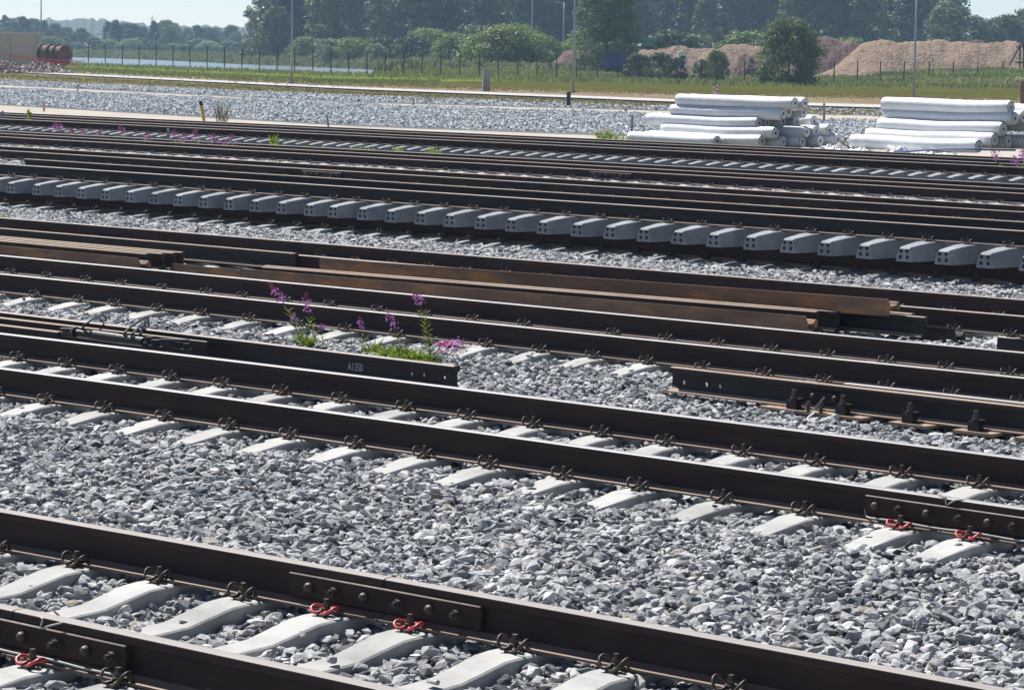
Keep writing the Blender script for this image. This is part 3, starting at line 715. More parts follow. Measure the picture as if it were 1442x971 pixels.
# ------------------------------------------------------------------ loose rails
def ln(pts, z, deg=1): return Line([un(G(x, y, z)) for x, y in pts], deg)
def upx(x, line, off=0.0, z=.1): return posl([x], line, off, z)[0]
LA = Line([(-20.03, 15.47), (-17.2, 15.42), (-14.66, 15.38)], 1)
al = sweep_rail('loose_rail', LA, 0, -22.5, upx(643, LA, 0, .1), .015, M_RAILD, M_HEADR, M_TAN)
tag(al, 'dark loose rail with chalk number and holes near its end', 'rail', 'loose rails')
drill(al, [PN(x, y, 15.39) for x, y in ((580.7, 526), (598.3, 528), (627.8, 531.4))], .017)
fc = bpy.data.curves.new('chalk_mark', 'FONT'); fc.body = 'A1350'; fc.size = .082; fc.extrude = .0006; fc.space_character = .95
ft = bpy.data.objects.new('chalk_mark_src', fc); COL.objects.link(ft); bpy.context.view_layer.update()
me = bpy.data.meshes.new_from_object(ft.evaluated_get(bpy.context.evaluated_depsgraph_get())); bpy.data.objects.remove(ft)
me.materials.clear(); me.materials.append(M_CHALK)
ct = obj('chalk_mark', me, al); pw = PN(489.5, 520.5, 15.379)
sl_a = math.atan(LA.slope(-16)); ct.matrix_parent_inverse = Matrix.Identity(4)
ct.location = pw - al.location; ct.rotation_euler = (math.radians(92), 0, -TH + sl_a)
ct.scale = (.78, 1, 1)
be = sweep_rail('loose_rail', Line([(-20, 15.24), (-17, 15.24)], 1), 0, -22.5, upx(289, LA, -.2, .15), .0, M_RAILD, M_TAN, M_TAN, taper=upx(289, LA, -.2, .15) + .25)
tag(be, 'blue-grey tapered switch blade beside the long loose rail, lower left', 'rail', 'loose rails')
ga = sweep_rail('loose_rail', Line([(-20, 14.98), (-17, 14.98)], 1), 0, -22.5, upx(86, Line([(-20, 14.98), (-17, 14.98)], 1), 0, .12), -.02, M_RAILD, M_TAN, M_TAN)
tag(ga, 'loose rail ending at the black jack, lower left', 'rail', 'loose rails')
LD = Line([(-13.76, 16.62), (-10.7, 16.55)], 1); ud0 = upx(948, LD, 0, .1)
de = sweep_rail('loose_rail', LD, 0, ud0, -6.5, .012, M_RAILD, M_TAN, M_TAN)
tag(de, 'dark loose rail with three web holes, at right behind the second track', 'rail', 'loose rails')
drill(de, [PN(x, y, 16.62) for x, y in ((964, 538), (996.5, 541.5), (1015.5, 544))], .018)
ep = sweep_rail('loose_rail', LD, .108, upx(1193, LD, .11, .19), -6.5, .020, M_RAILD, M_HEAD, M_TAN, taper=99)
tag(ep, 'grey-topped rail lying tight behind the loose rail with web holes', 'rail', 'loose rails')
# base plates, their clamps and the web plate of that rail
def rz_at(line, u): return -TH + math.atan(line.slope(u))
def baseplate(px0, px1, label, clamps):
    a, b = upx(px0, LD, -.20, .012), upx(px1, LD, -.20, .012); uc = (a + b) / 2; hl = (b - a) / 2
    root = empty('base_plate', W(uc, float(LD(uc)), 0), rz_at(LD, uc)); tag(root, label, 'base plate', 'base plates under the loose rail')
    mb = MB(); mb.box((0, -.02, .000), (2 * hl, .34, .020)); mb.build('plate', M_TAN, root)
    for x in clamps:
        uu = upx(x, LD, -.12, .05) - uc
        c = MB(); c.box((uu, -.125, .040), (.085, .06, .060)); c.box((uu, -.098, .074), (.075, .075, .014)); c.build('clamp_block', M_BLACK, root)
        c = MB(); c.cyl((uu, -.125, .07), (uu, -.125, .145), .011, 10); c.cyl((uu, -.125, .080), (uu, -.125, .090), .026, 14); c.cyl((uu, -.125, .090), (uu, -.125, .116), .021, 6); c.cyl((uu, -.125, .124), (uu, -.125, .140), .018, 6)
        c.build('bolt', M_BOLT, root)
    return root
baseplate(1068, 1212, 'long rusty base plate with two clamps under the holed loose rail', (1119, 1188))
baseplate(1250, 1304, 'short base plate right of the long one, under the loose rail', (1282,))
baseplate(1341, 1396, 'short base plate second from the right picture edge, under the loose rail', (1375,))
baseplate(1428, 1490, 'base plate at the right picture edge under the loose rail', (1462,))
root = empty('splice_plate', W(upx(1166, LD, 0, .1), float(LD(upx(1166, LD, 0, .1))), 0), rz_at(LD, -12)); tag(root, 'small bluish plate with two round bolts on the loose rail web', 'splice plate')
mb = MB(); mb.box((0, -.020, .095), (.26, .012, .075)); mb.build('plate', M_RAILD, root)
for x in (-.10, .09):
    b = MB(); b.tube([(x, -.026, .10), (x, -.046, .10), (x, -.058, .10), (x, -.062, .10)], [.021, .021, .015, .004], 14); b.build('bolt', M_BOLT, root)
mb = MB(); mb.box((0, 0, 0), (.008, .008, .13)); tag(mb.build('steel_pin', M_WIRE, loc=PN(1153, 568, 16.42)), 'pale thin pin leaning on the bolts of the loose rail', 'pin').rotation_euler = (0, math.radians(42), -TH)
for i, x in enumerate((1139, 1157)):
    u = upx(x, LD, -.15, .05); b = MB(); b.cyl((0, 0, 0), (0, 0, .07), .012, 10); b.cyl((0, 0, .012), (0, 0, .022), .030, 12); b.cyl((0, 0, .030), (0, 0, .052), .022, 6)
    tag(b.build('anchor_bolt', M_BOLT, loc=W(u, float(LD(u)) - .155, .010)), ('left' if i == 0 else 'right') + ' one of two small dark bolts between the rail clamps', 'bolt')

# the rusty piles between the third and the fourth track
LT = Line([un(G(375, 375, .186)), un(G(1150, 437.5, .186))], 1)
tag(sweep_rail('loose_rail', LT, -.03, upx(375, LT, 0, .18), upx(1152, LT, -.03, .12), .006, M_RAILD, M_TAN, M_TAN), 'tan-topped upright rail in the long rusty pile, the nearer one', 'rail', 'rusty rail pile')
tag(sweep_rail('loose_rail', LT, .13, upx(375, LT, .13, .18), upx(1182, LT, .13, .12), .006, M_RAILD, M_TAN, M_TAN), 'tan-topped upright rail in the long rusty pile, the farther one', 'rail', 'rusty rail pile')
LR = Line([un(G(337, 378, .165)), un(G(1133, 445, .165))], 1)
tag(sweep_rail('loose_rail', LR, .09, upx(337, LR, 0, .1), upx(1134, LR, 0, .1), .0, M_BROWN, M_TAN, M_BROWN, roll=-math.pi / 2), 'brown rail on its side, flat foot showing, front of the long pile', 'rail', 'rusty rail pile')
LQ = Line([un(G(450, 362, .262)), un(G(1250, 420, .337))], 1)
tag(sweep_rail('loose_rail', LQ, .09, upx(450, LQ, 0, .3), upx(1251, LQ, 0, .3), .095, M_BROWN, M_TAN, M_BROWN, roll=-math.pi / 2 + .06, rise=.075), 'long brown rail on its side on top of the rusty pile', 'rail', 'rusty rail pile')
L3 = Line([(-24, 21.72), (-15, 21.75)], 1)
tag(sweep_rail('loose_rail', L3, 0, -17.3, upx(1304, L3, 0, .1), .006, M_RAILD, M_TAN, M_TAN), 'upright rail whose dark end sticks out right of the pile', 'rail', 'rusty rail pile')
tag(sweep_rail('loose_rail', L3, .20, -17.3, upx(1286, L3, .2, .1), .006, M_RAILD, M_TAN, M_TAN), 'upright rail end just behind the dark rail end of the pile', 'rail', 'rusty rail pile')
tag(sweep_rail('loose_rail', L3, .22, upx(1290, L3, .22, .1) , upx(1352, L3, .22, .06), -.075, M_RAILD, M_TAN, M_RAILD, roll=-math.pi / 2), 'short dark rail piece low on the stones right of the pile', 'rail', 'rusty rail pile')
tag(sweep_rail('loose_rail', Line([(-17, 21.0), (-12, 21.0)], 1), 0, upx(1404, Line([(-17, 21.0), (-12, 21.0)], 1), -.09, .1), -11, -.01, M_RAILD, M_TAN, M_RAILD, roll=-math.pi / 2), 'grey rail on its side at the right edge behind the third track', 'rail', 'loose rails')
# left pile
LE = Line([(-30, 22.45), (-23, 22.42)], 1)
et = sweep_rail('loose_rail', LE, 0, -34, upx(417, LE, 0, .1), .03, M_RAILD, M_TAN, M_TAN); tag(et, 'long tan-topped rail ending in a dark holed face, left pile back', 'rail', 'left rail pile')
drill(et, [PN(x, y, 22.44) for x, y in ((388.5, 367.5), (368.5, 366), (357.5, 365))], .016)
LL = Line([(-30, 21.22), (-23, 21.22)], 1)
for i, (dn, x) in enumerate(((0, 208), (.17, 230), (.34, 246), (.50, 258))):
    tag(sweep_rail('loose_rail', LL, dn, -33, upx(x, LL, dn, .1), .006, M_RAILD, M_TAN, M_TAN), ('nearest', 'second', 'third', 'farthest')[i] + ' upright tan-topped rail of four ending together at left', 'rail', 'left rail pile')
tag(sweep_rail('loose_rail', LL, -.20, -33, upx(194, LL, -.29, .1), -.005, M_BROWN, M_TAN, M_BROWN, roll=-math.pi / 2), 'brown rail on its side in front of the four rail ends', 'rail', 'left rail pile')
tag(sweep_rail('loose_rail', LL, .30, upx(252, LL, .3, .1), upx(352, LL, .2, .1), -.085, M_BROWN, M_TAN, M_TAN, roll=-math.pi / 2), 'low brown rail piece between the left pile and the long pile', 'rail', 'rusty rail pile')

# the black rail jack with its hoses, lower left
jn = 14.98
def J(x, y): return PN(x, y, jn)
root = empty('rail_jack', J(170, 490)); tag(root, 'black hydraulic rail jack with hoses lying between rails, lower left', 'rail jack')
def jp(name, mb, m=M_BLACK):
    mb.v = [tuple(Vector(v) - root.location) for v in mb.v]; return mb.build(name, m, root, smooth=False)
mb = MB(); mb.tube([J(107, 468), J(128, 471), J(129, 471)], [.028, .028, .032], 14); mb.tube([J(129, 471), J(166, 476), J(168, 476.2), J(203, 480.8)], [.036, .036, .033, .033], 16); jp('cylinder', mb)
mb = MB(); mb.tube([J(88, 470), J(108, 468.5)], [.02, .05], 8); mb.box(J(96, 463), (.12, .10, .012)); jp('end_lug', mb)
mb = MB(); mb.tube([J(104, 473), J(168, 482), J(203, 486)], .010, 8); jp('side_rod', mb, M_WIRE)
mb = MB()
for x, y, w in ((210, 480, .06), (220, 484, .075), (232, 486, .05), (240, 484, .07), (252, 487, .06), (262, 489, .05)): mb.cyl(J(x, y + 4), J(x, y - 6), w * .55, 10); mb.box(J(x, y + 6), (w * 1.5, .09, .05))
mb.box(J(246, 482), (.22, .06, .05)); jp('clamp_head', mb)
for pts in ([J(114, 468), J(116, 462), J(125, 453), PN(138, 446, 15.3), PN(146, 444, 15.6), PN(149, 450, 15.7), PN(143, 452, 15.5), PN(140, 447, 15.5)],
            [J(174, 474), J(178, 466), PN(190, 456, 15.2), PN(203, 448, 15.5), PN(208, 449, 15.6), PN(210, 459, 15.7)],
            [J(184, 476), J(188, 468), PN(197, 461, 15.3), PN(209, 459, 15.6)], [PN(198, 470, 15.2), PN(200, 463, 15.4), PN(206, 446, 15.7), PN(210, 458, 15.8)]):
    mb = MB(); mb.tube(spline(pts, 6), .009, 7); jp('hose', mb)

# ------------------------------------------------------------------ plants
def leafmat(name, c1, c2, tr=.35, objr=.12): return mat(name, c1, c2, 6, .55, 0, objrand=objr, translucent=tr)
M_STEM = leafmat('stem_green', (.10, .13, .03), (.16, .12, .05), .1)
M_WLEAF = leafmat('weed_leaf', (.13, .20, .02), (.24, .32, .04), .4)
M_PINK = leafmat('pink_petal', (.36, .10, .36), (.56, .24, .56), .35)
M_PINKD = leafmat('pink_bud', (.28, .03, .12), (.40, .06, .20), .2)
M_YEL = leafmat('yellow_petal', (.55, .50, .03), (.66, .60, .06), .3)
M_DRYP = leafmat('dry_stalk', (.16, .14, .08), (.24, .21, .13), .2)
def quadleaf(mb, p, d, L_, w, up, mi=0, droop=.3):
    d = d.normalized(); s = d.cross(up)
    s = s.normalized() if s.length > 1e-4 else Vector((1, 0, 0))
    a = p; m1 = p + d * L_ * .45 + Vector((0, 0, L_ * .05)); t = p + d * L_ - Vector((0, 0, L_ * droop))
    mb.add([a, m1 - s * w, t, m1 + s * w], [(0, 1, 2, 3)], mi)
def fireweed(base, top, label, group=None, seed=0, leaves=34, rac=.33, scale=1.0, bare=.30, petals=26):
    r = random.Random(seed); base = Vector(base); top = Vector(top); H = (top - base).length
    root = empty('fireweed', base); tag(root, label, 'flower', group)
    bend = Vector((r.uniform(-.06, .06), r.uniform(-.05, .05), 0)) * H
    def pt(t): return (top - base) * t + bend * math.sin(math.pi * t)
    mb = MB(); mb.tube([pt(t / 10) for t in range(11)], [.0042 * scale * (1 - .07 * t) for t in range(11)], 5); mb.build('stem', M_STEM, root)
    mb = MB()
    for i in range(leaves):
        t = .06 + (1 - rac - .10) * (i / leaves) + r.uniform(-.01, .01)
        if bare > 0 and t > 1 - rac - .12: continue
        a = i * 2.4 + r.uniform(-.3, .3); L_ = (.085 - .035 * t) * scale * r.uniform(.8, 1.2)
        quadleaf(mb, pt(t), Vector((math.cos(a), math.sin(a), .75)), L_, L_ * .10, Vector((0, 0, 1)), 0, .1)
    mb.build('leaves', M_WLEAF, root)
    mb = MB()
    for i in range(petals):
        t = 1 - rac + rac * .62 * (i / petals); a = i * 2.4 + r.uniform(-.4, .4); rad = (.040 - .014 * i / petals) * scale * r.uniform(.6, 1.15)
        c = pt(t) + Vector((math.cos(a), math.sin(a), .1)) * rad; f = Vector((math.cos(a), math.sin(a), .2)).normalized()
        s = f.cross(Vector((0, 0, 1))).normalized(); v = s.cross(f)
        c = c + Vector((r.gauss(0, 1), r.gauss(0, 1), r.gauss(0, 1.3))) * .009 * scale; pw_ = .0105 * scale * r.uniform(.7, 1.25)
        for q in range(4):
            b = q * math.pi / 2 + .4 + r.uniform(-.2, .2); dd = s * math.cos(b) + v * math.sin(b); ee = s * math.cos(b + 1.57) + v * math.sin(b + 1.57)
            mb.add([c, c + dd * pw_ * .7 - ee * pw_ * .55 + f * .004, c + dd * pw_ * 1.25, c + dd * pw_ * .7 + ee * pw_ * .55 + f * .004], [(0, 1, 2, 3)], 0)
    for i in range(16):
        t = 1 - rac * .42 * (1 - i / 16); a = i * 2.4; rad = (.030 - .024 * i / 16) * scale
        p = pt(t); q = p + Vector((math.cos(a), math.sin(a), -.1)) * rad
        mb.tube([p, q], .0022 * scale, 4, 1)
        quadleaf(mb, q, Vector((math.cos(a), math.sin(a), -.6)), .013 * scale, .0035 * scale, Vector((0, 0, 1)), 1)
    mb.build('flowers', [M_PINK, M_PINKD], root)
    return root
NF = 15.95
FW_ = [((427, 487), (379, 396), 'tallest purple flower spike of the left group, leaning left', 26, .30, 1.25), ((449, 489), (431, 411), 'purple flower spike leaning over the rail, right of the tallest left one', 22, .34, 1.1),
       ((430, 488), (407, 437), 'small budding reddish spike between two left purple flowers', 12, .3, .7), ((457, 489), (452, 455), 'short green flower shoot right of the left purple group', 14, .25, .8),
       ((516, 497), (507, 445), 'small purple flower at the left of the middle clump', 14, .36, .9), ((568, 503), (544, 433), 'purple flower spike leaning left over the green clump', 12, .42, 1.1),
       ((607, 506), (583, 407), 'tallest leafy purple flower spike beside the green clump, leaning left', 44, .22, 1.25)]
for i, (b, t, lab, nl, rc, scl_) in enumerate(FW_):
    pb = G(b[0], b[1] + 2, -.03); n_ = un(pb)[1]; pt_ = PN(t[0], t[1], n_)
    fireweed(pb, pt_, lab, 'purple flowers growing between the tracks', seed=i, leaves=nl, rac=rc, scale=scl_ * .86)
def tuft(pos, h, rad, nblade, label, m=M_WLEAF, name='weed', cat_='weed', group=None, seed=0, wide=.06, spread=.5, flowers=None):
    r = random.Random(seed); root = empty(name, pos); tag(root, label, cat_, group); mb = MB()
    for i in range(nblade):
        a = r.uniform(0, 6.283); rr = rad * math.sqrt(r.random()); p = Vector((math.cos(a) * rr, math.sin(a) * rr, 0)); L_ = h * r.uniform(.45, 1.1)
        d = Vector((r.gauss(0, spread), r.gauss(0, spread), 1)).normalized(); w = L_ * wide
        s = d.cross(Vector((r.gauss(0, 1), r.gauss(0, 1), 0))).normalized(); m1 = p + d * L_ * .55; t = m1 + (d + Vector((d.x, d.y, -.35)) * .7).normalized() * L_ * .5
        mb.add([p - s * w * .5, p + s * w * .5, m1 + s * w, t, m1 - s * w], [(0, 1, 2, 4), (4, 2, 3)])
    mb.build('foliage', m, root)
    if flowers:
        mb = MB()
        for i in range(flowers[1]):
            a = r.uniform(0, 6.283); rr = rad * math.sqrt(r.random()); c = Vector((math.cos(a) * rr, math.sin(a) * rr, h * r.uniform(.6, 1.15))); q = flowers[2] * r.uniform(.7, 1.3)
            for k in range(3):
                x = Vector((r.gauss(0, 1), r.gauss(0, 1), r.gauss(0, 1))).normalized() * q; y = x.orthogonal().normalized() * q * .8
                mb.add([c - x, c - y, c + x, c + y], [(0, 1, 2, 3)])
        mb.build('flowers', flowers[0], root)
    return root
GG = 'green weeds between the second and third track'
tuft(G(523, 501, -.04), .15, .05, 60, 'bright grass tuft at the left end of the green clump', group=GG, seed=1, wide=.05)
tuft(G(551, 505, -.04), .13, .11, 190, 'yellow-green bushy weed in the middle of the green clump', group=GG, seed=2, wide=.09, spread=.7)
tuft(G(575, 508, -.04), .13, .12, 200, 'broad low weed right of the bushy one in the green clump', group=GG, seed=3, wide=.09, spread=.8)
tuft(G(598, 510, -.04), .09, .10, 130, 'low weed at the right end of the green clump', group=GG, seed=4, wide=.08, spread=.8)
tuft(G(434, 489, -.04), .13, .05, 60, 'leafy tuft at the foot of the tallest left flower', group=GG, seed=5, wide=.06)
tuft(G(424, 484, -.04), .10, .04, 40, 'small leafy tuft left of the flower group beside the loose rail', group=GG, seed=15, wide=.06)
tuft(G(3, 323, -.03), .22, .12, 160, 'bright green grass tuft at the left edge behind the dark rail', group='grass tufts', seed=6, wide=.03, spread=.25)
mb = MB(); r = random.Random(5)
for i in range(170):
    t = r.random(); p = G(615 + 36 * t + r.gauss(0, 2), 493 - 4 * t + r.gauss(0, 1.6), .0); q = .010 * r.uniform(.6, 1.2); z = .02 + .05 * r.random()
    x = Vector((r.gauss(0, 1), r.gauss(0, 1), r.gauss(0, 1))).normalized() * q; y = x.orthogonal().normalized() * q * .8; c = p + Vector((0, 0, z))
    mb.add([c - x, c - y, c + x, c + y], [(0, 1, 2, 3)], 0 if t > .55 else 1)
mb.tube([G(613, 496, .02), G(635, 492, .03), G(655, 489, .03)], .004, 5, 1)
tag(mb.build('fallen_flower', [M_PINK, mat('fallen_pink', (.45, .05, .22), (.58, .12, .34), 8, .6, translucent=.3)]), 'fallen pink flower spike lying on the stones right of the clump', 'flower')
# flowers and weeds along the far panel row
for i, (x, yb, yt) in enumerate(((53, 190, 172), (79, 193, 171), (87, 194, 173), (102, 196, 180), (117, 197, 182), (140, 199, 184), (172, 203, 176), (207, 207, 186), (246, 210, 182), (260, 211, 187), (277, 212, 182), (302, 214, 187), (327, 215, 188), (315, 213, 196))):
    pb = G(x, yb, 0.0); n_ = un(pb)[1]
    fireweed(pb, PN(x - random.uniform(0, 3), yt, n_), ordinal(i) + ' small purple flower from the left along the far sleeper row', 'small purple flowers along the far sleeper row', seed=40 + i, leaves=10, rac=.5, scale=2.6, petals=14)
for i, (b, t) in enumerate((((1413, 258), (1396, 207)), ((1436, 259), (1441, 206)), ((1441, 262), (1428, 218)))):
    pb = G(b[0], b[1], 0.0); fireweed(pb, PN(t[0], t[1], un(pb)[1]), ('left leaning tall purple flower at the far right by the sleepers', 'tall purple flower cut by the right edge in front of the rolls', 'shorter purple flower between two others at the right edge')[i], 'purple flowers at the right edge', seed=70 + i, leaves=26, rac=.36, scale=2.2, petals=18)
for i, (x, y, h) in enumerate(((383, 213, .45), (395, 214, .25), (434, 215, .2), (503, 219, .3), (521, 219, .25), (561, 222, .35), (603, 225, .3), (613, 226, .35), (470, 216, .18), (447, 214, .2))):
    tuft(G(x, y, 0.0), h, .10, 26, ordinal(i) + ' small green sprout, in order of building, along the far rail', group='green sprouts along the far sleeper row', seed=80 + i, wide=.06, spread=.35)['label'] = 'green sprout beside the far sleeper row, ' + ('widest and brightest', 'thin, right of the brightest', 'low, a little left of the middle', 'pale, mid left', 'pale, just right of its twin', 'loose, near mid picture', 'left one of a close pair', 'right one of a close pair', 'smallest of all', 'low and dull')[i]
tuft(G(41, 188, 0.0), .55, .06, 16, 'tall yellow-flowered weed at the far left by the sleeper row', group='yellow weeds', seed=90, wide=.04, spread=.15, flowers=(M_YEL, 14, .05))
tuft(G(1078, 209, -.1), .12, .9, 240, 'patch of yellow flowers before the left pile of white rolls', name='flower_patch', cat_='flowers', group='yellow weeds', seed=91, wide=.1, spread=.7, flowers=(M_YEL, 160, .05))
tuft(G(855, 196, -.1), .30, .3, 60, 'yellow-green weed left of the white rolls', group='yellow weeds', seed=92, wide=.09, spread=.5, flowers=(M_YEL, 12, .03))
tuft(G(872, 197, -.1), .16, .25, 50, 'lower yellow-green weed just left of the white rolls', group='yellow weeds', seed=93, wide=.09, spread=.6)
tuft(G(312, 172, -.1), .85, .22, 46, 'dry grey-green bush beside the leaning yellow stake', m=M_DRYP, name='dry_bush', cat_='bush', seed=94, wide=.02, spread=.28)
tuft(G(1195, 212, -.1), .35, .25, 60, 'yellowish dry weed between the two piles of rolls', m=M_DRYP, group='yellow weeds', seed=95, wide=.06, spread=.4)

# ------------------------------------------------------------------ white rolls
M_FABRIC = mat('white_fabric', (.78, .79, .80), (.86, .86, .86), 1.5, .7, bump=.5, bscale=5, bdist=.02, stretch=(1.5, 3, 3))
M_CORE = mat('core_dark', (.06, .05, .05), rough=.9)
M_END = mat('roll_end', (.58, .58, .60), (.74, .74, .76), 12, .85)
def roll(xl, xr, yc, n, label, rad=.165, group='white rolls', seed=0, ul=None):
    """a wrapped roll lying along the tracks: xl, xr the pixel columns of its ends, yc the height of its right end's middle"""
    r = np.random.default_rng(seed); c1 = PN(xr, yc, n); u1 = un(c1)[0]; z = c1.z
    u0 = uatn(xl, n, z) if ul is None else ul
    root = empty('fabric_roll', W(u0, n, z), -TH); tag(root, label, 'fabric roll', group); L_ = u1 - u0
    ns, sg = 44, 22; xs = np.linspace(0, L_, ns); vs = []; ph = r.uniform(0, 6)
    for i, x in enumerate(xs):
        e = min(1, min(x, L_ - x) / .10); rr = rad * (.86 + .14 * math.sqrt(max(0, min(1, e + .15))))
        sag = -.02 * math.sin(math.pi * x / L_) + .008 * math.sin(x * 2.3 + ph)
        for j in range(sg):
            a = 2 * math.pi * j / sg
            w = 1 + .03 * math.sin(2 * a + x * .8 + ph) + .016 * float(sm_noise(x * .8, j * .9, .8, seed)) + .012 * float(sm_noise((x + a * .5) * 3, a * .7, .5, seed + 1))
            vs.append((x, rr * w * math.cos(a), sag + rr * w * math.sin(a)))
    fs = [(i * sg + j, i * sg + (j + 1) % sg, (i + 1) * sg + (j + 1) % sg, (i + 1) * sg + j) for i in range(ns - 1) for j in range(sg)]
    mb = MB(); mb.add(vs, fs); mb.add([vs[j] for j in range(sg)], [tuple(range(sg))]); mb.build('wrapping', M_FABRIC, root, smooth=True)
    mb = MB(); e0 = [(L_ + .004, rad * .84 * math.cos(a), rad * .84 * math.sin(a)) for a in np.linspace(0, 2 * math.pi, 21)[:-1]]; mb.add(e0, [tuple(range(20))])
    for k in range(7):
        a = r.uniform(0, 6.28); q = rad * r.uniform(.2, .7); mb.box((L_ + .01, q * math.cos(a), q * math.sin(a)), (.02, .05, .02), rot=Matrix.Rotation(a, 3, 'X'))
    mb.build('roll_end', M_END, root)
    mb = MB(); mb.cyl((L_ + .006, 0, 0), (L_ + .014, 0, 0), .042, 12); mb.build('core', M_CORE, root)
    return root
A = 'pile of white rolls on the left'; Bq = 'pile of white rolls on the right'; NR = 66.3
la_ = [
 (955, 1119.5, 145.5, NR + .05, 'top front roll of the left pile'), (972, 1133.5, 145.5, NR + .42, 'top back roll of the left pile'),
 (947, 1103, 160.5, NR, 'front roll, second row from the top, left pile'), (958, 1110.5, 158.5, NR + .33, 'second roll back in the second row, left pile'), (985, 1132, 158.5, NR + .75, 'third roll back in the second row, left pile'),
 (913, 1069, 173.0, NR - .1, 'front roll of the middle row, left pile, ends early'), (925, 1080.5, 173.0, NR + .28, 'second roll of the middle row, left pile'), (950, 1102.7, 171.5, NR + .66, 'third roll of the middle row, left pile'), (970, 1121.6, 171.5, NR + 1.0, 'fourth roll of the middle row, left pile'), (990, 1146.5, 171.0, NR + 1.4, 'last roll of the middle row, left pile, reaching farther right'),
 (934, 1092, 187.5, NR - .2, 'front roll of the second lowest row, left pile'), (980, 1136, 186.0, NR + .6, 'wrapped roll of the second lowest row under the shade, left pile'), (1010, 1149, 185.5, NR + 1.0, 'bluish end roll of the second lowest row, left pile'), (1020, 1168, 183.5, NR + 1.5, 'second lowest row roll farthest right, left pile'),
 (887, 1010, 198.5, NR - .75, 'lowest front roll, short, furthest left, left pile'), (915, 1073, 198.5, NR - .35, 'lowest row roll behind the short one, left pile'), (960, 1103, 200, NR + .15, 'shaded bottom roll in the middle, left pile'), (980, 1130, 200, NR + .55, 'dark bottom roll under the wrapped one, left pile'), (1000, 1155, 198.5, NR + 1.0, 'crumpled bottom roll right of the shaded ones, left pile'), (1030, 1180, 196.5, NR + 1.6, 'bottom roll farthest right, left pile'),
]
for i, (a, b, y, n, lab) in enumerate(la_): roll(a, b, y, n, 'white fabric ' + lab, group=A, seed=i, rad=.172)
NR2 = 66.9
lb_ = [
 (1245, 1423.8, 151.5, NR2 + .1, 'top roll, alone, right pile'), (1247, 1429, 167, NR2 + .1, 'front roll, second row, right pile'), (1290, 1441, 165, NR2 + .6, 'roll behind the second row end, right pile'),
 (1239, 1413, 182, NR2 - .1, 'front roll of the middle row, right pile'), (1223, 1400.5, 197, NR2 - .3, 'front roll of the second lowest row, right pile'), (1200, 1378.5, 206, NR2 - .7, 'lowest front roll, partly under torn film, right pile'),
 (1290, 1420, 199, NR2 + .5, 'shaded bottom roll at the right, right pile'), (1320, 1445, 199.5, NR2 + 1.0, 'shaded bottom roll cut by the picture edge, right pile'), (1310, 1600, 180, NR2 + .9, 'roll with small red marks running off the picture, right pile'), (1330, 1610, 161, NR2 + 1.3, 'upper roll running off the right picture edge, right pile'),
]
for i, (a, b, y, n, lab) in enumerate(lb_): roll(a, b, y, n, 'white fabric ' + lab, group=Bq, seed=50 + i, rad=.188)
def crumple(px0, px1, y, n, h, label, seed):
    """torn plastic film thrown on the ground"""
    a = uatn(px0, n, 0); b = uatn(px1, n, 0); nx, ny = 26, 12; r = np.random.default_rng(seed); vs = []
    for i in range(nx):
        for j in range(ny):
            s, t = i / (nx - 1), j / (ny - 1); e = min(s, 1 - s, t, 1 - t) * 4; e = min(1, e)
            vs.append(W(a + (b - a) * s + r.uniform(-.05, .05), n + (t - .5) * .8 + r.uniform(-.04, .04), -.11 + e * h * (.55 + .45 * float(sm_noise(s * 9, t * 5, 1, seed))) + e * r.uniform(-.03, .05)))
    mb = MB(); mb.add(vs, [(i * ny + j, (i + 1) * ny + j, (i + 1) * ny + j + 1, i * ny + j + 1) for i in range(nx - 1) for j in range(ny - 1)])
    o = mb.build('plastic_film', M_FABRIC); tag(o, label, 'plastic film', 'torn white film on the ground'); return o
crumple(1180, 1235, 212, 66.0, .20, 'torn white film left of the right pile of rolls', 1)
crumple(1232, 1290, 212, 65.6, .34, 'crumpled grey-white film heap before the right pile of rolls', 2)
crumple(1285, 1322, 212, 65.9, .26, 'smaller film heap near the blue pipe before the right pile', 3)
crumple(1308, 1366, 214, 65.3, .22, 'white film rags just behind the last rail at the right', 4)
crumple(1158, 1195, 206, 67.2, .26, 'white film rags at the right foot of the left pile', 5)
M_BLUE = mat('blue_plastic', (.04, .08, .22), (.07, .12, .30), 5, .5)
mb = MB(); mb.tube([PN(1268, 214, 65.4), PN(1330, 209.5, 65.4), PN(1430, 211.5, 65.6)], .025, 8); tag(mb.build('blue_pipe', M_BLUE, smooth=True), 'thin blue pipe lying before the right pile of rolls', 'pipe')

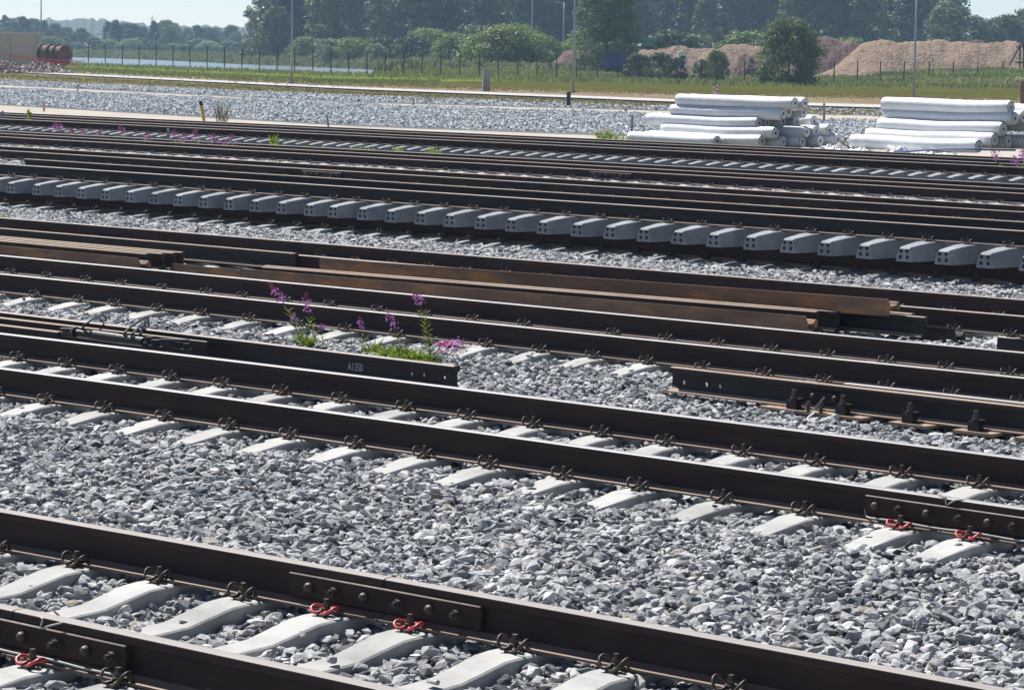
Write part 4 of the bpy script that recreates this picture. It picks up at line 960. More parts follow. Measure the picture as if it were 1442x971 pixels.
# ------------------------------------------------------------------ stakes and posts on the gravel
M_WOODP = mat('pale_wood', (.30, .24, .20), (.40, .33, .28), 8, .85); M_WOODG = mat('grey_wood', (.20, .19, .18), (.28, .27, .25), 8, .85)
M_ORANGE = mat('orange_paint', (.50, .16, .03), (.58, .22, .05), 10, .7); M_YELLOW = mat('yellow_paint', (.55, .33, .02), (.62, .40, .03), 10, .6)
M_PINKW = mat('faded_pink_wood', (.50, .30, .28), (.56, .36, .33), 8, .85); M_BROWNP = mat('brown_metal', (.14, .05, .03), (.18, .07, .045), 8, .7)
def stake(x, y0, y1, m, label, w=.04, z=-.1, dx=0):
    p = G(x, y0, z); n = un(p)[1]; t = PN(x + dx, y1, n) - p; h = t.length; mb = MB(); q = Matrix.Rotation(-TH, 3, 'Z')
    for k in range(2): pass
    vs = [];
    for f, s in ((0, 1), (.94, 1), (1, .45)):
        for a, b in ((-1, -1), (1, -1), (1, 1), (-1, 1)): vs.append(t * f + q @ Vector((a * w / 2 * s, b * w / 2 * s, 0)))
    mb.add(vs, [(0, 1, 5, 4), (1, 2, 6, 5), (2, 3, 7, 6), (3, 0, 4, 7), (4, 5, 9, 8), (5, 6, 10, 9), (6, 7, 11, 10), (7, 4, 8, 11), (8, 9, 10, 11), (3, 2, 1, 0)])
    o = mb.build('stake', m, loc=p); tag(o, label, 'stake', 'survey stakes'); return o
stake(3.5, 186, 156, M_WOODG, 'grey wooden stake at the far left before the last tracks', .06, 0)
stake(237, 203, 181, M_WOODG, 'grey wooden stake among the small purple flowers', .06, 0)
stake(62, 157, 142, M_PINKW, 'faded pink stake on the gravel at the far left', .06)
stake(109.5, 130, 118, M_WOODP, 'short stake at the gravel edge left of the yellow one', .06)
stake(462.5, 179, 162, M_WOODG, 'leaning grey stake on the gravel right of the dry bush', .05, dx=-2)
stake(582, 148.5, 137, M_WOODP, 'pale stake near the top of the gravel, mid picture', .07)
stake(889.5, 187, 162, M_WOODG, 'grey stake standing just left of the white rolls', .05, dx=1)
stake(1160.5, 172, 145, M_WOODP, 'brown stake standing between the two piles of rolls', .07)
stake(1143, 208.5, 195, M_ORANGE, 'short orange stake before the left pile of rolls', .08)
stake(1060, 207.5, 200, M_WOODG, 'tiny grey stake among the yellow flowers', .05)
stake(978.5, 240, 222, M_WOODG, 'grey stake standing before the far panel row, right of middle', .04, 0)
stake(1440.5, 157, 112, M_BROWNP, 'tall reddish-brown post at the right picture edge', .20)
# leaning yellow stake with a black top
p = G(287.5, 171.5, -.1); n_ = un(p)[1]; root = empty('marker_stake', p); tag(root, 'leaning yellow stake with black top on the gravel', 'stake', 'survey stakes')
t1 = PN(283.8, 149, n_) - p; t2 = PN(282.2, 143, n_) - p
mb = MB(); mb.tube([(0, 0, 0), t1], .055, 8); mb.build('yellow_shaft', M_YELLOW, root); mb = MB(); mb.tube([t1, t2 * .97, t2], [.062, .062, .075], 8); mb.build('black_cap', M_BLACK, root)
# concrete marker, black bollard, striped board
M_CPOST = mat('weathered_concrete', (.26, .25, .23), (.36, .34, .31), 2, .9, bump=.5, bscale=20)
p = G(684.5, 129, -.05); mb = MB(); sc_ = p.y / FPX; w_ = 10.5 * sc_; h_ = 31 * sc_
vs = []
for f, s in ((0, 1), (.97, .93), (1, .85)):
    for a, b in ((-1, -1), (1, -1), (1, 1), (-1, 1)): vs.append((a * w_ / 2 * s, b * .18 * s, h_ * f + (.06 if f == 1 and a > 0 else 0)))
mb.add(vs, [(0, 1, 5, 4), (1, 2, 6, 5), (2, 3, 7, 6), (3, 0, 4, 7), (4, 5, 9, 8), (5, 6, 10, 9), (6, 7, 11, 10), (7, 4, 8, 11), (8, 9, 10, 11), (3, 2, 1, 0)])
tag(mb.build('concrete_pillar', M_CPOST, loc=p, rz=.1), 'stout weathered concrete pillar beside the service road', 'pillar')
p = G(800.5, 148.5, -.05); sc_ = p.y / FPX; mb = MB(); mb.tube([(0, 0, 0), (0, 0, 17.5 * sc_), (0, 0, 19 * sc_)], [3 * sc_, 3 * sc_, 2.3 * sc_], 12)
tag(mb.build('bollard', M_BLACK, loc=p), 'short black bollard on the near side of the service road', 'bollard')
M_WHITE = mat('white_paint', (.75, .75, .74), rough=.5)
p = G(1007.5, 140, -.05); sc_ = p.y / FPX; root = empty('warning_board', p); tag(root, 'red and white striped warning board behind the left pile of rolls', 'warning board')
mb = MB(); mb.box((0, 0, 13.5 * sc_), (6.6 * sc_, .05, 13 * sc_)); mb.box((0, 0, 3.5 * sc_), (1.6 * sc_, .06, 7 * sc_)); mb.build('board', M_WHITE, root)
for k in range(2):
    mb = MB(); zc = (11.2 + k * 5.4) * sc_; w_ = 3.2 * sc_; mb.add([(-w_, -.03, zc + w_ * .7), (w_, -.03, zc - w_ * .7), (w_, -.03, zc + w_ * .1), (-w_, -.03, zc + w_ * 1.5)], [(0, 1, 2, 3)]); mb.build('stripe', M_RED, root)
# ------------------------------------------------------------------ lamp posts, fence
M_GALV = mat('galvanised_steel', (.30, .33, .36), (.38, .41, .43), 2, .5, .5)
def lamp(x, yb, h, label, head=True, w0=.19):
    p = G(x, yb, -.05); root = empty('lamp_post', p); tag(root, label, 'lamp post', 'lamp posts')
    mb = MB(); mb.tube([(0, 0, 0), (0, 0, h * .35), (0, 0, h)], [w0 / 2, w0 / 2 * .78, w0 / 2 * .5], 10); mb.build('pole', M_GALV, root, smooth=True)
    mb = MB(); mb.box((0, 0, .08), (.36, .36, .16)); mb.build('foot', M_CPOST, root)
    if head:
        mb = MB(); mb.tube([(0, 0, h), (.1, -.3, h + .15), (.1, -.9, h + .2)], .04, 6); mb.box((.1, -1.2, h + .19), (.25, .7, .1)); mb.build('lamp_head', M_GALV, root)
lamp(57.5, 98.5, 9, 'grey lamp post at the far left in front of the cabin')
lamp(410.5, 118, 8.2, 'grey lamp post by the road in front of the lake')
lamp(807, 131, 9, 'grey lamp post beside the road left of the big dark tree')
lamp(1286.5, 143, 8, 'grey lamp post behind the right pile of rolls')
def farpole(x, yb, Y, yt, label):
    b = PY(x, yb, Y); t = PY(x + (yb - yt) * .02, yt, Y); root = empty('lamp_post', (b.x, b.y, -.3)); tag(root, label, 'lamp post', 'lamp posts'); h = t.z + .3
    mb = MB(); mb.tube([(0, 0, 0), (0, 0, h)], [.13, .08], 8); mb.build('pole', M_GALV, root, smooth=True)
    mb = MB(); mb.tube([(0, 0, h - .05), (-.9, 0, h + .05)], .05, 6); mb.box((-1.1, 0, h + .03), (.6, .25, .1)); mb.build('lamp_head', M_GALV, root)
farpole(748.5, 82, 400, -14, 'thin lamp post behind the fence in front of the light green bush')
farpole(793, 80, 440, 4, 'faint thin lamp post among the trees, with a small lamp head')
M_FENCE = mat('fence_green', (.010, .018, .014), (.02, .028, .024), 5, .6)
bx = [(-200, 78), (-60, 83), (101, 91), (466, 105), (729, 111.6), (960, 116.3), (1207, 119.8), (1410, 121.5), (1700, 123)]
tx = [(-200, 53), (-60, 56), (101, 60), (466, 71), (729, 80), (960, 83.5), (1207, 86), (1410, 86.5), (1700, 87)]
PX = [101.2, 124.5, 148.1, 172.3, 195.9, 219.7, 243.7, 267.5, 291.6, 316.1, 340.5, 365.3, 390.3, 414.8, 440.4, 465.9, 491, 516.6, 542.3, 568.6, 594.2, 620.5, 647.4, 674.7, 701, 728.7, 756, 783.6, 811.9, 841.2, 869.5, 899.1, 928.1, 958.4, 987.4, 1017.5, 1047.9, 1078.6, 1110.4, 1142.2, 1174.2, 1206.7, 1239.1, 1272.5, 1307.6, 1341.7, 1376.1, 1411.5, 1447, 1483, 1520]
PX = [101.2 - 23.2 * k for k in range(6, 0, -1)] + PX
fp = []
for x in PX:
    yb = float(np.interp(x, *zip(*bx))); yt = float(np.interp(x, *zip(*tx))); b = G(x, yb, -.08); fp.append((b, PY(x, yt, b.y).z - b.z))
root = empty('mesh_fence', fp[len(fp) // 2][0]); tag(root, 'long dark green mesh fence on posts across the whole background', 'fence')
def loc_(v): return tuple(Vector(v) - root.location)
for b, h in fp:
    mb = MB(); w = .115; c = Vector(loc_(b)); mb.box((c.x, c.y, c.z + h / 2), (w, w, h)); mb.build('post', M_FENCE, root)
for i in range(len(fp) - 1):
    (a, ha), (b, hb) = fp[i], fp[i + 1]; mb = MB()
    for k in range(1, 12):
        f = k / 12; mb.tube([loc_(a + Vector((0, 0, ha * f))), loc_(b + Vector((0, 0, hb * f)))], .0045 if k != 11 else .007, 3, caps=False)
    for k in range(1, 16):
        f = k / 16; c = a.lerp(b, f); h = ha + (hb - ha) * f; mb.tube([loc_(c + Vector((0, 0, .1))), loc_(c + Vector((0, 0, h * .96)))], .004, 3, caps=False)
    mb.build('mesh_panel', M_FENCE, root)

# ------------------------------------------------------------------ site cabin, drums, rubble, tape (far left)
M_CABIN = mat('cabin_beige', (.50, .43, .30), (.56, .49, .36), .6, .7); M_ROOF = mat('cabin_roof', (.60, .60, .58), rough=.6)
Yc = 285.0; a = PY(-150, 64, Yc); b = PY(52.5, 64, Yc); zt = PY(30, 47, Yc).z; root = empty('site_cabin', (b.x, Yc, -.3)); tag(root, 'beige site cabin behind the rubble at the left edge', 'cabin')
wd = b.x - a.x; mb = MB(); mb.box((-wd / 2, 1.3, (zt + .3 + .9) / 2), (wd, 2.6, zt + .3 - .9))
for k in range(26): mb.box((-wd + (k + .5) * wd / 26, -.015, (zt + .3 + .9) / 2), (.12, .035, zt - .9))
mb.build('wall', M_CABIN, root)
mb = MB(); mb.box((-wd / 2, 1.3, zt + .34), (wd + .1, 2.75, .10)); mb.build('roof', M_ROOF, root)
mb = MB(); mb.box((-2.55, -.04, (zt + 1.2) / 2), (.09, .05, zt - .65)); mb.box((-.04, -.02, (zt + 1.2) / 2), (.09, .06, zt - .65)); mb.build('corner_post', M_GALV, root)
mb = MB()
for k in range(5): mb.box((-.6 - k * wd / 5, 1.3, .45), (.3, 2.2, .9))
mb.box((-wd / 2, .8, .72), (wd * .96, .2, .3)); mb.build('underframe', M_BLACK, root)
M_DRUM = mat('drum_wood', (.13, .065, .035), (.24, .12, .06), 2.5, .85, stretch=None, bump=.4, bscale=12); M_DRUMD = mat('drum_cable', (.07, .05, .05), (.13, .09, .07), 4, .8)
for i, (x, yc) in enumerate(((66, 76.5), (77, 77.5), (86, 78))):
    c = PY(x, yc, 283 - 2.2 * i); R_ = .98; root = empty('cable_drum', (c.x, c.y, c.z)); tag(root, ('left', 'middle', 'right')[i] + ' one of three large rusty-brown cable drums beside the cabin', 'cable drum', 'cable drums')
    root.rotation_euler = (0, 0, math.radians(-28))
    for s_ in (-.42, .42):
        mb = MB(); mb.cyl((s_ - .04, 0, 0), (s_ + .04, 0, 0), R_, 32); mb.build('flange', M_DRUM, root)
    mb = MB(); mb.cyl((-.38, 0, 0), (.38, 0, 0), R_ * .86, 28); mb.build('cable_winding', M_DRUMD, root)
M_RUBBLE = stone_mat('rubble_stone', (.18, .13, .11), (.36, .28, .24), (.52, .44, .38), 2.0)
ROCKSR = bpy.data.collections.new('rubble_shapes')
for o in list(ROCKSF.objects):
    me = o.data.copy(); me.materials.clear(); me.materials.append(M_RUBBLE); ROCKSR.objects.link(bpy.data.objects.new('rubble_shape', me))
r = np.random.default_rng(9); pts = []
for k in range(900):
    x = r.uniform(-60, 103); Y = r.uniform(272, 281); hh = np.interp(x, [-60, 0, 22, 30, 50, 80, 103], [.9, 1.05, .7, .55, .95, .8, .15]) * (1 - abs(Y - 276.5) / 5.2)
    p = PY(x, 90, Y); pts.append((p.x, Y, -.2 + hh * r.random() ** .4 * 1.25))
k = len(pts); s_ = r.uniform(.22, .55, k)
tag(gn_scatter('rubble', np.array(pts), np.stack([r.normal(0, 1, k), r.normal(0, 1, k), r.uniform(0, 6, k)], 1), np.stack([s_, s_, s_ * .8], 1), r.integers(0, 6, k), ROCKSR, M_RUBBLE), kind='stuff')
M_TAPE = mat('red_tape', (.75, .06, .08), rough=.5)
for i, pts in enumerate(([(-40, 70), (0, 75.5), (25, 80.5), (52, 85.5)], [(14, 77), (52, 83), (90, 85.5), (117, 86.5)], [(48, 85), (80, 89), (100, 92), (118, 94.5)])):
    Y = 270.0 + .6 * i; mb = MB(); q = [PY(x, y, Y) for x, y in pts]; vs = []
    for v in spline(q, 6): vs += [(v.x, v.y, v.z - .035), (v.x, v.y + .01, v.z + .035)]
    kk = len(vs) // 2; mb.add(vs, [(2 * j, 2 * j + 2, 2 * j + 3, 2 * j + 1) for j in range(kk - 1)])
    tag(mb.build('barrier_tape', M_TAPE), ('upper red barrier tape across the cabin', 'red barrier tape in front of the cable drums', 'lower red barrier tape over the rubble')[i], 'barrier tape', 'red barrier tapes')
for i, (x, yt) in enumerate(((52, 82), (118, 84), (14, 75))):
    b = PY(x, 97, 270.5); t = PY(x, yt, 270.5); mb = MB(); mb.box((0, 0, (t.z + .2) / 2), (.05, .05, t.z + .2)); tag(mb.build('tape_stake', M_WOODG, loc=(b.x, b.y, -.2)), ('thin stake holding tape by the cabin corner', 'thin stake at the right end of the red tape', 'thin stake holding tape in front of the cabin wall')[i], 'stake')
# small vehicles far across the lake
M_VAN = mat('van_white', (.72, .72, .70), rough=.35); M_GLASS = mat('dark_glass', (.02, .025, .03), rough=.1); M_TYRE = mat('tyre', (.015, .015, .015), rough=.9)
def van(x, y, Y, label, m=M_VAN, rz=0.0, s=1.0):
    p = PY(x, y, Y); root = empty('van', (p.x, p.y, p.z - .9 * s), rz); tag(root, label, 'van', 'vehicles beyond the lake'); root.scale = (s, s, s)
    pf = [(-2.4, .35), (2.3, .35), (2.4, .9), (1.9, 1.15), (1.25, 1.85), (-2.3, 1.9), (-2.4, 1.5)]; mb = MB(); kk = len(pf)
    mb.add([(a, -.9, b) for a, b in pf] + [(a, .9, b) for a, b in pf], [tuple(range(kk)), tuple(reversed(range(kk, 2 * kk)))] + [(j, kk + j, kk + (j + 1) % kk, (j + 1) % kk) for j in range(kk)]); mb.build('body', m, root)
    mb = MB(); mb.add([(1.3, -.91, 1.2), (1.8, -.91, 1.2), (1.35, -.91, 1.7), (.6, -.91, 1.7), (.6, -.91, 1.2)], [(0, 1, 2, 3, 4)]); mb.build('window', M_GLASS, root)
    for q in (-1.5, 1.5):
        mb = MB(); mb.cyl((q, -.95, .35), (q, -.7, .35), .35, 12); mb.build('wheel', M_TYRE, root)
van(112, 64.5, 830, 'leftmost tiny white vehicle across the lake'); van(119, 65, 836, 'second tiny white vehicle right beside the leftmost one', s=.7); van(168.5, 67.3, 840, 'tiny white vehicle across the lake, in the middle', s=.6); van(229, 69.7, 845, 'tiny white vehicle across the lake, furthest right', s=.7)

# ------------------------------------------------------------------ foliage
def tree_leafmat(name, c1, c2, tr=.25): return mat(name, c1, c2, .35, .6, 0, objrand=.38, translucent=tr, lo=.3, hi=.7, spec=.2)
M_LF = [tree_leafmat('leaf_mid', (.070, .115, .036), (.125, .185, .055)), tree_leafmat('leaf_dark', (.050, .088, .034), (.090, .140, .048)), tree_leafmat('leaf_light', (.12, .18, .035), (.19, .26, .055)), tree_leafmat('leaf_grey', (.10, .14, .07), (.18, .22, .12))]
M_BARK = mat('bark', (.05, .042, .035), (.11, .095, .08), 3, .9)
M_BIRCH = mat('pale_bark', (.25, .24, .22), (.38, .37, .34), 3, .9)
def crown_arrays(seed, H, Wd, h0, nclump, nleaf, leaf, profile, hollow=.55, drop=0.0):
    """leaf quads in clumps through the crown's volume: H total height, h0 where the crown starts, Wd its width"""
    r = np.random.default_rng(seed); P_ = []; D_ = []
    for c in range(nclump):
        t = r.random() ** .85; rad = np.interp(t, profile[0], profile[1]) * Wd / 2; a = r.uniform(0, 6.283); q = math.sqrt(r.uniform(hollow ** 2, 1)) if r.random() < .8 else r.random() * hollow
        cen = np.array([math.cos(a) * rad * q, math.sin(a) * rad * q, h0 + (H - h0) * t]); cr = Wd * r.uniform(.09, .19)
        k = int(nleaf * r.uniform(.5, 1.4)); d = r.normal(size=(k, 3)); d /= np.linalg.norm(d, axis=1)[:, None]; rr = cr * r.random(k) ** .22
        pp = cen + d * rr[:, None] * np.array([1, 1, .72]); pp[:, 2] -= drop * r.random(k) * cr * 2; P_.append(pp); D_.append(d)
    C = np.concatenate(P_); k = len(C); nrm = np.concatenate(D_) + .45 * r.normal(size=(k, 3)) + np.array([0, 0, .25]); nrm /= np.linalg.norm(nrm, axis=1)[:, None]
    a = np.cross(nrm, r.normal(size=(k, 3))); a /= np.linalg.norm(a, axis=1)[:, None]; b = np.cross(nrm, a); b /= np.linalg.norm(b, axis=1)[:, None]; s = leaf * r.uniform(.5, 1.2, k)[:, None]
    V = np.stack([C - a * s, C - b * s * .6, C + a * s, C + b * s * .6], 1).reshape(-1, 3); F = np.arange(4 * k).reshape(-1, 4)
    return V, F
def trunk_mesh(H, h0, r0, seed, m=M_BARK, Wd=6, limbs=7):
    r = random.Random(seed); mb = MB(); pts = [Vector((r.uniform(-.15, .15) * i * .3, r.uniform(-.15, .15) * i * .3, -.3 + (H * .85 + .3) * i / 7)) for i in range(8)]
    mb.tube(pts, [r0 * (1 - .11 * i) for i in range(8)], 7)
    for k in range(limbs):
        t = r.uniform(.25, .85); i = int(t * 7); b = pts[i]; a = r.uniform(0, 6.28); L_ = Wd * r.uniform(.25, .45); e = b + Vector((math.cos(a) * L_, math.sin(a) * L_, L_ * r.uniform(.5, 1.1)))
        mb.tube([b, b.lerp(e, .5) + Vector((0, 0, -.1 * L_)), e], [r0 * .45, r0 * .3, r0 * .1], 5)
    me = bpy.data.meshes.new('trunk'); me.from_pydata(mb.v, [], mb.f); me.materials.append(m); me.update(); return me
PROF = {'broad': ([0, .15, .4, .7, .9, 1], [.55, .9, 1, .8, .5, .2]), 'tall': ([0, .1, .4, .8, 1], [.5, .8, 1, .6, .12]), 'column': ([0, .2, .6, .9, 1], [.8, 1, .95, .7, .3]), 'cone': ([0, .1, .5, 1], [.7, 1, .6, .06]), 'round': ([0, .2, .5, .8, 1], [.85, 1, .98, .75, .35])}
M_LF.append(tree_leafmat('leaf_near', (.13, .20, .048), (.20, .29, .075), .3))
TPL = {}
def template(key, seed, H, Wd, h0, nc, nl, leaf, prof, lm, tm=M_BARK, r0=.28, **kw):
    V, F = crown_arrays(seed, H, Wd, h0, nc, nl, leaf, PROF[prof], **kw); TPL[key] = (np_mesh('crown', V, F, lm), trunk_mesh(H, h0, r0, seed, tm, Wd), H)
template('b1', 1, 18, 11, 2.5, 100, 75, .36, 'broad', M_LF[0]); template('b2', 2, 19, 13, 2, 120, 75, .38, 'broad', M_LF[1]); template('b3', 3, 16, 10, 3, 80, 70, .36, 'broad', M_LF[3], M_BIRCH)
template('t1', 4, 20, 7.5, 2, 90, 70, .34, 'tall', M_LF[0], M_BIRCH); template('t2', 5, 21, 6.5, 3, 80, 60, .34, 'column', M_LF[3], M_BIRCH, .22, drop=.6); template('t3', 6, 19, 8, 2, 80, 80, .36, 'tall', M_LF[1])
template('c1', 7, 17, 6, 1.5, 70, 60, .36, 'cone', M_LF[1]); template('r1', 8, 6, 6.6, .2, 170, 85, .15, 'round', M_LF[4], r0=.12); template('r2', 9, 5, 6.5, .1, 110, 70, .17, 'round', M_LF[2], r0=.1)
template('n1', 10, 13, 8.2, 1.2, 260, 85, .18, 'round', M_LF[0], r0=.25); template('s1', 11, 3, 3.4, .05, 60, 50, .14, 'round', M_LF[3], r0=.05); template('b4', 12, 17, 11, 2, 110, 75, .36, 'round', M_LF[0])
template('b5', 13, 18, 12, 1.5, 100, 75, .38, 'broad', M_LF[2] if False else M_LF[3]); template('r3', 14, 4.5, 5, .1, 80, 60, .17, 'round', M_LF[1], r0=.1)
def tree(key, x, Y, H, label, group=None, z=-.3, sx=1.0, name='tree', cat_='tree'):
    cr, tr, h = TPL[key]; p = PY(x, 80, Y); root = empty(name, (p.x, Y, z), random.uniform(0, 6.28)); tag(root, label, cat_, group)
    s = H / h; root.scale = (s * sx, s * sx, s); obj('crown', cr, root); obj('trunk', tr, root); return root
rr = random.Random(21); kinds = ['b1', 'b2', 'b3', 't1', 't2', 't3', 'b4', 'b5']
WDESC = {'b1': 'broad mid green', 'b2': 'broad dark green', 'b3': 'loose grey-green', 't1': 'narrow mid green', 't2': 'slender drooping grey-green', 't3': 'narrow dark green', 'b4': 'rounded mid green', 'b5': 'wide grey-green', 'c1': 'pointed dark'}
def counted(lst): return lst
front = []; back = []
x = 392.0
while x < 1330:
    k = rr.choice(kinds); front.append((k, x, rr.uniform(560, 630))); x += rr.uniform(17, 28)
x = 405.0
while x < 1325:
    k = rr.choice(['b2', 'b1', 't3', 't1', 'b4', 'b2']); back.append((k, x, rr.uniform(690, 780))); x += rr.uniform(13, 21)
for i, (k, x, Y) in enumerate(front):
    if abs(x - 1068) < 11: continue
    lowf = .78 if x > 1215 else 1.0
    tree(k, x, Y, rr.uniform(15, 23) * lowf, ordinal(i) + ' from the left in the front row of the wood, ' + WDESC[k], 'front row of the wood')
for i, (k, x, Y) in enumerate(back):
    if abs(x - 1064) < 10 or abs(x - 905) < 6: continue
    tree(k, x, Y, rr.uniform(24, 31) * (.85 if x > 1240 else 1), ordinal(i) + ' from the left in the back row of the wood, ' + WDESC[k], 'back row of the wood')
for i, (k, x, Y, yt) in enumerate((('b4', 388, 570, 12), ('b3', 402, 620, -12), ('b2', 428, 590, -34), ('b5', 1332, 560, 6), ('t1', 1348, 600, 24), ('t2', 1354, 560, 9), ('b5', 1371, 570, 26), ('b4', 1387, 600, 30), ('b1', 1404, 640, 27), ('b2', 1418, 600, 22), ('b4', 1440, 620, 16), ('b1', 1462, 610, 14), ('b2', 1330, 620, 12))):
    H_ = PY(x, yt, Y).z + .3; tree(k, x, Y, H_, ('light-edged tree leaning out at the left end of the wood', 'tallest grey-green tree at the left end of the wood', 'dark broad tree just inside the left end of the wood', 'first tree right of the high wood, dropping down to the gap', 'narrow tree standing behind the loose one at right', 'loose airy tree against the sky at the right', 'grey-green tree right of the airy one', 'rounded tree in the middle of the low right group', 'mid green tree left of the dark one in the right group', 'dark broad tree in the right group', 'rounded tree at the right picture edge', 'tree just past the right picture edge', 'dark tree behind the step down of the wood')[i], 'trees at the ends of the wood')
# understorey shrubs in front of the wood
for i in range(26):
    x = 385 + i * 37 + rr.uniform(-9, 9); k = rr.choice(['r1', 'r3', 's1', 'r1', 'r2']); tree(k, x, max(400, float(np.interp(x, [385, 600, 700], [560, 450, 400]))) + rr.uniform(0, 40), rr.uniform(3.5, 6.5), ordinal(i) + ' shrub from the left along the foot of the wood', 'shrubs along the wood', sx=1.3, name='shrub', cat_='shrub')
# trees across the lake
xs_l0 = [6, 14, 30, 47, 62, 78, 95, 114, 128, 152, 163, 176, 187, 200, 216, 222, 233, 243, 262, 276, 292, 303, 325, 352, 363, 376]
tl = [22, 30, 25, 27, 30, 34, 39, 40, 52, 31, 29, 33, 34, 38, 30, 47, 30, 34, 40, 37, 39, 41, 37, 33, 40, 32]
xs_l = xs_l0 + [x + 7 for x in xs_l0]; tl = tl + [y + rr.uniform(4, 14) for y in tl]
o_ = np.argsort(xs_l); xs_l = [xs_l[q] for q in o_]; tl = [tl[q] for q in o_]
for i, (x, yt) in enumerate(zip(xs_l, tl)):
    Y = rr.uniform(900, 1010); H_ = PY(x, yt, Y).z + .3; tree(rr.choice(['b2', 't3', 'b4', 'b1', 't1', 'b2', 'n1']), x, Y, H_, ordinal(i) + ' tree from the left in the row across the lake', 'trees across the lake', sx=1.05)
for i in range(34):
    x = -20 + i * 12.5 + rr.uniform(-4, 4); Y = rr.uniform(840, 890); tree(rr.choice(['r1', 'r3', 'b2']), x, Y, rr.uniform(2.6, 5.5), ordinal(i) + ' shrub from the left on the far lake shore', 'shrubs on the far lake shore', sx=1.6, name='shrub', cat_='shrub')
# single trees and bushes nearer by
tree('n1', 855, 352, 12.6, 'big dark tree in front of the wood, right of the middle lamp post', sx=.88)
tree('r1', 1112, 300, 6.4, 'large round green bush just behind the fence', sx=.92, name='bush', cat_='bush')
tree('r2', 715, 378, 5.6, 'light yellow-green bush in front of the wood', sx=1.15, name='bush', cat_='bush'); tree('r2', 690, 382, 5.2, 'lower left companion of the light yellow-green bush', sx=1.1, name='bush', cat_='bush'); tree('r2', 742, 381, 4.9, 'lower right companion of the light yellow-green bush', sx=1.1, name='bush', cat_='bush')
tree('r2', 1010, 318, 3.4, 'yellowish bush behind the fence left of the large round bush', sx=.55, name='bush', cat_='bush'); tree('s1', 990, 322, 2.5, 'small green bush left of the yellowish one', sx=.9, name='bush', cat_='bush')
tree('r3', 932, 325, 3.1, 'dark grey-green bush behind the fence, right of the big tree', sx=1.0, name='bush', cat_='bush'); tree('r3', 900, 328, 2.9, 'lower dark bush against the foot of the big tree', sx=1.1, name='bush', cat_='bush'); tree('r3', 952, 322, 2.6, 'dark bush in front of the white truck cab', sx=.9, name='bush', cat_='bush')
tree('s1', 464, 500, 3.4, 'small rounded light bush at the left on the bank', name='bush', cat_='bush'); tree('s1', 530, 470, 3.8, 'rounded bush on the bank, below the wood', name='bush', cat_='bush')

# tall grass and scrub as masses
def blades(name, x0, x1, n, Yr, zfun, h, w, m, seed, Yb=None):
    r = np.random.default_rng(seed); px = r.uniform(x0, x1, n); Y = r.uniform(Yr[0], Yr[1], n); Y = Yb(px, Y) if Yb else Y; X = (px - CX) / FPX * Y
    g = zfun(px, Y); g = np.broadcast_to(g, (n,)); hh = h * r.uniform(.4, 1.2, n) * (1 + .5 * sm_noise(X, Y, 3.0, seed)); a = r.uniform(0, 6.28, n); ww = w * r.uniform(.6, 1.3, n)
    lx = r.normal(0, .25, n) * hh; ly = r.normal(0, .25, n) * hh; dx = np.cos(a) * ww; dy = np.sin(a) * ww
    V = np.stack([np.stack([X - dx, Y - dy, g - .05], 1), np.stack([X + dx, Y + dy, g - .05], 1), np.stack([X + dx * .8 + lx, Y + dy + ly, g + hh], 1), np.stack([X - dx * .6 + lx, Y - dy + ly, g + hh * .85], 1)], 1).reshape(-1, 3)
    o = obj(name, np_mesh(name, V, np.arange(4 * n).reshape(-1, 4), m)); tag(o, kind='stuff'); return o
M_TG = [mat('tall_grass', (.15, .185, .042), (.26, .285, .09), .12, .8, translucent=.3, c3=(.28, .24, .12), lo=.4, hi=.58), mat('reeds', (.15, .19, .07), (.26, .27, .13), .15, .8, translucent=.3, c3=(.26, .20, .13)), mat('scrub', (.04, .065, .022), (.08, .11, .04), .1, .8, translucent=.25), mat('verge_blades', (.17, .16, .07), (.24, .20, .10), .3, .9, spec=0.0, translucent=.5, c3=(.12, .17, .04))]
# earth bank behind the fence
def bank(name, xs, ytop, Y0_, Y1_, m, zb=-.28, seg=80, noise=.35):
    px = np.linspace(xs[0], xs[-1], seg); vs = []; nr = 6
    for i, x in enumerate(px):
        Y0 = float(np.interp(x, xs, Y0_)) if hasattr(Y0_, '__len__') else Y0_; Y1 = float(np.interp(x, xs, Y1_)) if hasattr(Y1_, '__len__') else Y1_
        zt = PY(x, float(np.interp(x, xs, ytop)), Y1).z
        for j in range(nr):
            t = j / (nr - 1); Y = Y0 + (Y1 - Y0) * t; X = (x - CX) / FPX * Y; vs.append((X, Y, zb + (zt - zb) * t ** .8 + noise * float(sm_noise(X, Y, 6, 3)) * t))
        vs.append(((x - CX) / FPX * (Y1 + 30), Y1 + 30, zb))
    nr += 1; mb = MB(); mb.add(vs, [(i * nr + j, (i + 1) * nr + j, (i + 1) * nr + j + 1, i * nr + j + 1) for i in range(seg - 1) for j in range(nr - 1)])
    o = mb.build(name, m, smooth=True); tag(o, kind='structure'); return o
BX = [520, 600, 700, 850, 1000, 1100, 1200, 1300, 1400, 1600]; BY = [103, 100, 98, 105, 110, 112, 109, 101, 99, 99]
bank('grass_bank', BX, BY, 312, 345, mat('bank_grass', (.10, .15, .03), (.19, .22, .06), .15, .95, c3=(.26, .22, .12), detail=12, bump=.8, bscale=4, bdist=.1))
def bz(px, Y): 
    zt = 2.389 - (np.interp(px, BX, BY) - (63.7 + .0193 * px)) / FPX * 345; t = np.clip((Y - 312) / 33, 0, 1); return -.28 + (zt + .28) * t ** .8
blades('tall_grass', 520, 1520, 26000, (313, 347), bz, .34, .12, M_TG[0], 61)
blades('reeds', 520, 900, 9000, (350, 385), lambda px, Y: .2 + 0 * px, 1.0, .2, M_TG[1], 62)
blades('fence_grass', -80, 1520, 14000, (0, 1), lambda px, Y: 0 * px - .1, .3, .05, M_TG[0], 63) if False else None
